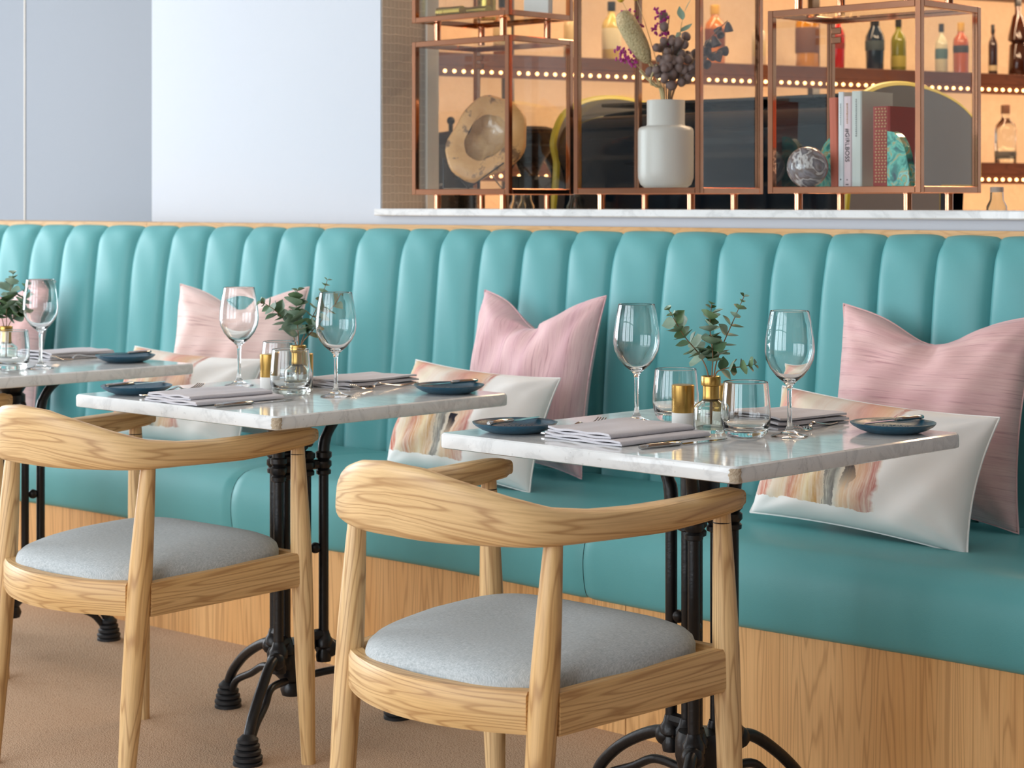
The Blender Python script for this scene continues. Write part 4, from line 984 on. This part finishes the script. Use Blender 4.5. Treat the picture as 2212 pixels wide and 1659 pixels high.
# upper left cabinet: brass tins and papers
for i, (x, r, l, lb) in enumerate([(-4.25, .016, .10, 'brass tube lying at the front of the raised cabinet'), (-4.20, .016, .12, 'brass tube lying behind the other one in the raised cabinet')]):
    o = MB().tube([(-l/2, 0, r), (-l/2+.03, 0, r), (-l/2+.031, 0, r), (l/2, 0, r)], [r, r, r*.93, r*.93], 20).build('brass_tube', 'goldfoil', None, (x, 4.19+i*.05, 1.7265)); tag(o, lb, 'tube', 'brass tubes')
tag(MB().lathe([(.0001, 0), (.028, 0), (.028, .08), (.03, .081), (.03, .1), (.0001, .1)], 24).build('brass_tin', 'goldfoil', None, (-4.235, 4.33, 1.7265)), 'upright brass tin in the raised cabinet', 'tin')
tag(MB().box(-.05, .05, -.01, .01, 0, .2, .001).build('white_card_box', 'wporc', None, (-4.05, 4.36, 1.7265), smooth=False), 'white boxed card standing in the raised cabinet', 'box')

# ============================================================ THE BAR BEHIND
cnt = thing('bar_counter', 'dark bar counter behind the marble sill', 'counter', (0, 0, 0))
MB().box(-5.2, 1.0, 4.56, 5.45, 1.02, 1.06, .003).build('worktop', 'old_wood', cnt, smooth=False); MB().box(-5.15, .95, 4.62, 5.40, 0, 1.02).build('carcass', 'old_wood', cnt, smooth=False)
em = thing('espresso_machine', 'large navy espresso machine with grey side panels edged in yellow', 'espresso machine', (-3.745, 5.05, 1.06))
hw = .545; EZ = .84
bp = bez([(.30, .05, 0), (.31, .20, 0), (.30, .38, 0), (.26, .46, 0), (.12, .50, 0), (-.18, .475, 0), (-.30, .42, 0), (-.335, .33, 0), (-.315, .25, 0), (-.30, .18, 0), (-.315, .05, 0)], 5)
bp = [Vector((q.x, q.y*EZ, 0)) for q in bp]
def eb(u, v):
    i = v*(len(bp)-1); i0 = int(min(i, len(bp)-2)); p = bp[i0].lerp(bp[i0+1], i-i0); x = -hw+2*hw*u
    return (x, p.x-.012*cos(x*2.2), p.y)
MB().grid(eb, 20, 60).build('body_shell', 'navy', em, angle=60)
MB().box(-hw+.02, hw-.02, -.28, .28, .03, .34).build('chassis', 'dark', em, smooth=False)
sp = [(-.36, -.005), (-.345, .10), (-.33, .25), (-.345, .34), (-.30, .44), (-.20, .495), (-.06, .515), (.10, .50), (.24, .46), (.335, .40), (.36, .34), (.365, .17), (.14, .17), (.13, .16), (.13, -.0), (-.30, -.0), (-.305, -.005)]
sp = [(q.x, q.y*EZ if q.y > 0 else q.y) for q in bez([(x, y, 0) for x, y in sp[:12]], 5)]+[(x, y*EZ if y > 0 else y) for x, y in sp[12:]]
for sx in (-1, 1):
    mt = Matrix(((0, 0, 1, sx*(hw+.012)), (1, 0, 0, 0), (0, 1, 0, .02), (0, 0, 0, 1)))
    MB().prism(sp, -.012, .012, mt).build('side_panel', 'mgrey', em, smooth=False)
    pts = [mt @ Vector((x, y, 0)) for x, y in sp]
    MB().tube(pts+[pts[0]], .0125, 8).build('yellow_trim', 'yellow', em)
for x in (-.45, -.15, .15, .45):
    for y in (-.22, .22): MB().lathe([(.0001, 0), (.022, 0), (.022, .03), (.0001, .031)], 12, Matrix.Translation((x, y, 0))).build('foot', 'dark', em)
MB().box(-.5, .5, -.18, .2, .42, .43, .002).build('cup_tray', 'dsteel', em, smooth=False)
# grinder, canister, jars
gr = thing('coffee_grinder', 'black coffee grinder with a smoky conical hopper', 'coffee grinder', (-4.62, 4.93, 1.06), R(20))
MB().box(-.07, .07, -.09, .09, 0, .03, .006).box(-.055, .055, -.06, .07, .03, .20, .012).build('body', 'dark', gr, smooth=False)
MB().lathe([(.03, .20), (.034, .215), (.045, .24), (.088, .315), (.094, .345), (.094, .352), (.0001, .352)], 28).build('hopper', glass('smoky_plastic', '5A5450', .1), gr)
MB().lathe([(.0001, .345), (.08, .345), (.085, .300), (.045, .245), (.0001, .24)], 24).build('beans', 'dframe', gr); MB().lathe([(.096, .350), (.098, .356), (.06, .368), (.0001, .37)], 28).build('hopper_lid', 'dark', gr)
MB().tube([(0, -.07, .12), (0, -.14, .10)], .012, 10).build('chute', 'steel', gr)
gr2 = dup(gr, None, (-4.80, 5.28, 1.06), R(-10), 'second coffee grinder standing behind the conical one')
cn = thing('tea_urn', 'grey steel urn with domed bronze lid and side knobs behind the bowl cabinet', 'urn', (-5.02, 4.95, 1.06))
MB().lathe([(.0001, 0), (.10, 0), (.10, .30), (.104, .302), (.104, .312), (.098, .315)], 32).build('drum', 'dsteel', cn); MB().lathe([(.10, .315), (.085, .340), (.05, .358), (.0001, .365)], 32).build('lid', 'dframe', cn)
MB().sphere((-.035, -.10, .17), .011, 12, 8).sphere((.05, -.095, .17), .011, 12, 8).build('knob', 'steel', cn); MB().tube([(0, 0, .36), (0, 0, .395)], .008, 8).sphere((0, 0, .4), .015, 12, 8).build('lid_knob', 'dark', cn)
M['bluelab'] = plain('blue_label', '2B49B8', .5); M['glassy'] = M['vglass']
JG = [(.0001, 0), (.026, 0), (.027, .004), (.027, .10), (.018, .118), (.017, .14), (.0155, .14), (.0165, .118), (.0255, .098), (.0255, .006), (.0001, .005)]
jm = None
for i, (x, y, lb) in enumerate([(-4.42, 4.66, 'small clear bottle on the counter below the bowl cabinet'), (-4.345, 4.62, 'small clear bottle with blue label below the bowl cabinet'), (-4.17, 4.66, 'small clear bottle on the counter near the yellow trim'), (-2.72, 4.72, 'small clear bottle with blue label under the book cabinet')]):
    t = thing('syrup_bottle', lb, 'bottle', (x, y, 1.06), 0, 'small bottles on the bar counter'); MB().lathe(JG, 24).build('glass', 'vglass', t)
    MB().lathe([(.0176, .138), (.0176, .152), (.0001, .153)], 16).build('cap', 'dark' if i % 2 == 0 else 'wporc', t)
    if i in (1, 3): MB().lathe([(.0274, .05), (.0276, .051), (.0276, .075), (.0274, .076)], 24).build('label_band', 'bluelab', t)
# tall dark shelf upright and frame at the left of the bar
fr = thing('shelf_frame', 'dark bronze upright frame with a warm back panel behind the bowl cabinet', 'shelf frame', (0, 0, 0))
for s in (-.62, -.02, 1.60): MB().box(s-.02, s+.02, -.02, .02, 0, 3.1, mtx=BM).build('upright', 'dframe', fr, smooth=False)
# shelves along the bar wall
SHZ = [(1.735, 1.788), (1.305, 1.362), (2.20, 2.245)]
for i, (a, b) in enumerate(SHZ):
    t = thing('wall_shelf', ['walnut shelf carrying the row of liquor bottles', 'lower walnut shelf carrying the clear bottle', 'upper walnut shelf above the liquor bottles'][i], 'shelf', tuple(bpt(0, 0, a)), brz, 'walnut bar shelves')
    MB().box(-1.1, 5.8, -.26, .255, 0, b-a, .002, 0).build('board', 'shelf_wood', t, smooth=False)
    lip = MB().box(-1.1, 5.8, -.26, -.24, -.045, -.0003).build('lip', 'shelf_wood', t, smooth=False)
    if i < 2:
        me = MB().sphere((0, 0, 0), .0075, 10, 6).mesh('led_bulb'); me.materials.append(M['led'])
        for k in range(138):
            o = link('led_bulb', me, t); o.location = (-1.05+k*.043, -.262, -.024)
for a, s0_, s1_ in ((1.727, -1.0, 4.6), (1.298, -1.0, 4.6), (2.192, -1.0, 4.6)):
    p = bpt((s0_+s1_)/2, .17, a); area('shelf_strip', p, (0, 0, brz), s1_-s0_, .05, 34, WARM).rotation_euler = (R(48), 0, brz)
area('bar_downlight', (-3.6, 6.2, 3.1), (0, 0, 0), 2.0, .5, 90, WARM)
area('bar_downlight', (-2.4, 7.2, 3.1), (0, 0, 0), 2.0, .5, 90, WARM)
# bottles: profile scaled to height
def bottle(s, d, z, h, r, col, label, kind='std', cap='dark', lab=None, gl=None, labz=(.25, .5), capcol=None):
    p = bpt(s, d, z); t = thing('liquor_bottle', label, 'bottle', tuple(p), 0, 'liquor bottles on the bar shelves')
    pr = {'std': [(.0001, 0), (.95, .0), (1, .01), (1, .58), (.9, .66), (.42, .76), (.36, .8), (.36, .93)],
          'shoulder': [(.0001, 0), (.85, 0), (.9, .02), (1, .60), (.96, .68), (.55, .84), (.40, .90), (.40, .97)],
          'squat': [(.0001, 0), (.9, 0), (1, .03), (.92, .2), (1, .45), (1, .78), (.86, .90), (.5, .95), (.4, .97)],
          'box': [(.0001, 0), (1, 0), (1, .62), (.93, .70), (.5, .78), (.4, .82), (.4, .93)],
          'bell': [(.0001, 0), (.9, 0), (1, .02), (.86, .40), (.62, .43), (1.02, .46), (.98, .52), (.55, .76), (.30, .80), (.30, .95)]}[kind]
    m = gl or plain('bottle_glass', col, .12, Coat_Weight=.5)
    MB().lathe([(a*r, b*h) for a, b in pr]+[(.0001, pr[-1][1]*h)], 24).build('glass', m, t, angle=50)
    rt = pr[-1][0]*r
    MB().lathe([(rt*1.15, pr[-1][1]*h-.022), (rt*1.18, pr[-1][1]*h-.02), (rt*1.18, h), (rt, h+.002), (.0001, h+.002)], 16).build('cap', cap, t)
    if lab: 
        rr = max(interp([b for a, b in pr], [a for a, b in pr], q) for q in labz)*r*1.012
        MB().lathe([(rr, labz[0]*h), (rr*1.004, labz[0]*h+.001), (rr*1.004, labz[1]*h), (rr, labz[1]*h+.001)], 24).build('paper_label', plain('paper_label', lab, .6), t)
    return t
ZS = 1.7885; dd = .10
M['goldcap'] = plain('gold_cap', 'C89A3A', .35); M['redcap'] = plain('red_cap', 'B8201A', .4)
BT = [(.44, 'E2C46A', 'cream yellow labelled bottle left of the bouquet', 'std', 'dark', 'EADFB8', .26, .042, (.2, .55)),
      (.24, 'D9C9A0', 'pale straw bottle at the edge of the tall cabinet', 'std', 'goldcap', None, .25, .036, (.2, .5)),
      (.98, 'C9762A', 'orange spirit bottle behind the bell pods', 'box', 'goldcap', '7A3A1E', .27, .046, (.3, .6)),
      (1.22, 'D8C8B0', 'pale bottle behind the tall cabinet post', 'std', 'redcap', 'C8B890', .24, .032, (.2, .5)),
      (1.49, 'C9861E', 'wide amber bottle with brown label in the row seen through the book cabinet', 'squat', 'goldcap', '6E4022', .262, .055, (.28, .72)),
      (1.66, 'B81C18', 'red bottle beside the cabinet hinge', 'shoulder', 'redcap', '8C2A22', .245, .037, (.4, .66)),
      (1.88, '1E2C3A', 'dark navy bottle with sloping shoulders', 'shoulder', 'dark', '3C4A50', .245, .045, (.4, .58)),
      (2.02, '7C7A22', 'olive green bottle with yellow label', 'std', 'dark', 'A89A3A', .255, .036, (.1, .3)),
      (2.28, 'CFC8A8', 'pale slim bottle behind the book cabinet post', 'std', 'dark', '4A6A6A', .24, .030, (.3, .5)),
      (2.40, 'B85A2A', 'orange bottle with a black band', 'box', 'goldcap', '2E2A26', .25, .037, (.42, .56)),
      (2.60, '3A2A2A', 'dark slim bottle next to the cabinet edge', 'std', 'dark', 'C8B890', .25, .022, (.1, .2)),
      (2.76, '3A1C10', 'large dark brown decanter bottle with a gold label', 'bell', 'dark', None, .39, .048, (.55, .7)),
      (2.98, '4A5A26', 'green bottle at the right end of the shelf', 'std', 'dark', 'D8C8A0', .28, .036, (.2, .5)),
      (-.1, 'A8642A', 'amber bottle at the left end of the shelf', 'std', 'dark', 'D8C8A0', .25, .038, (.2, .5))]
for s, col, lb, kind, cap, lab, h, r, lz in BT: bottle(s, dd, ZS, h, r, col, lb, kind, cap, lab, None, lz)
bottle(2.68, dd, 1.3625, .285, .052, 'FFFFFF', 'clear bottle with a dark stopper on the lower shelf', 'std', 'old_wood', '5A5A58', M['vglass'], (.12, .2))
for s, col, lb in [(.1, '8A1E1A', 'dark red bottle on the upper shelf'), (-.35, 'C98A2A', 'amber bottle on the upper shelf'), (.6, 'D8C8A0', 'pale bottle on the upper shelf')]: bottle(s, dd, 2.2455, .28, .04, col, lb, 'std', 'dark', 'D8C8A0')
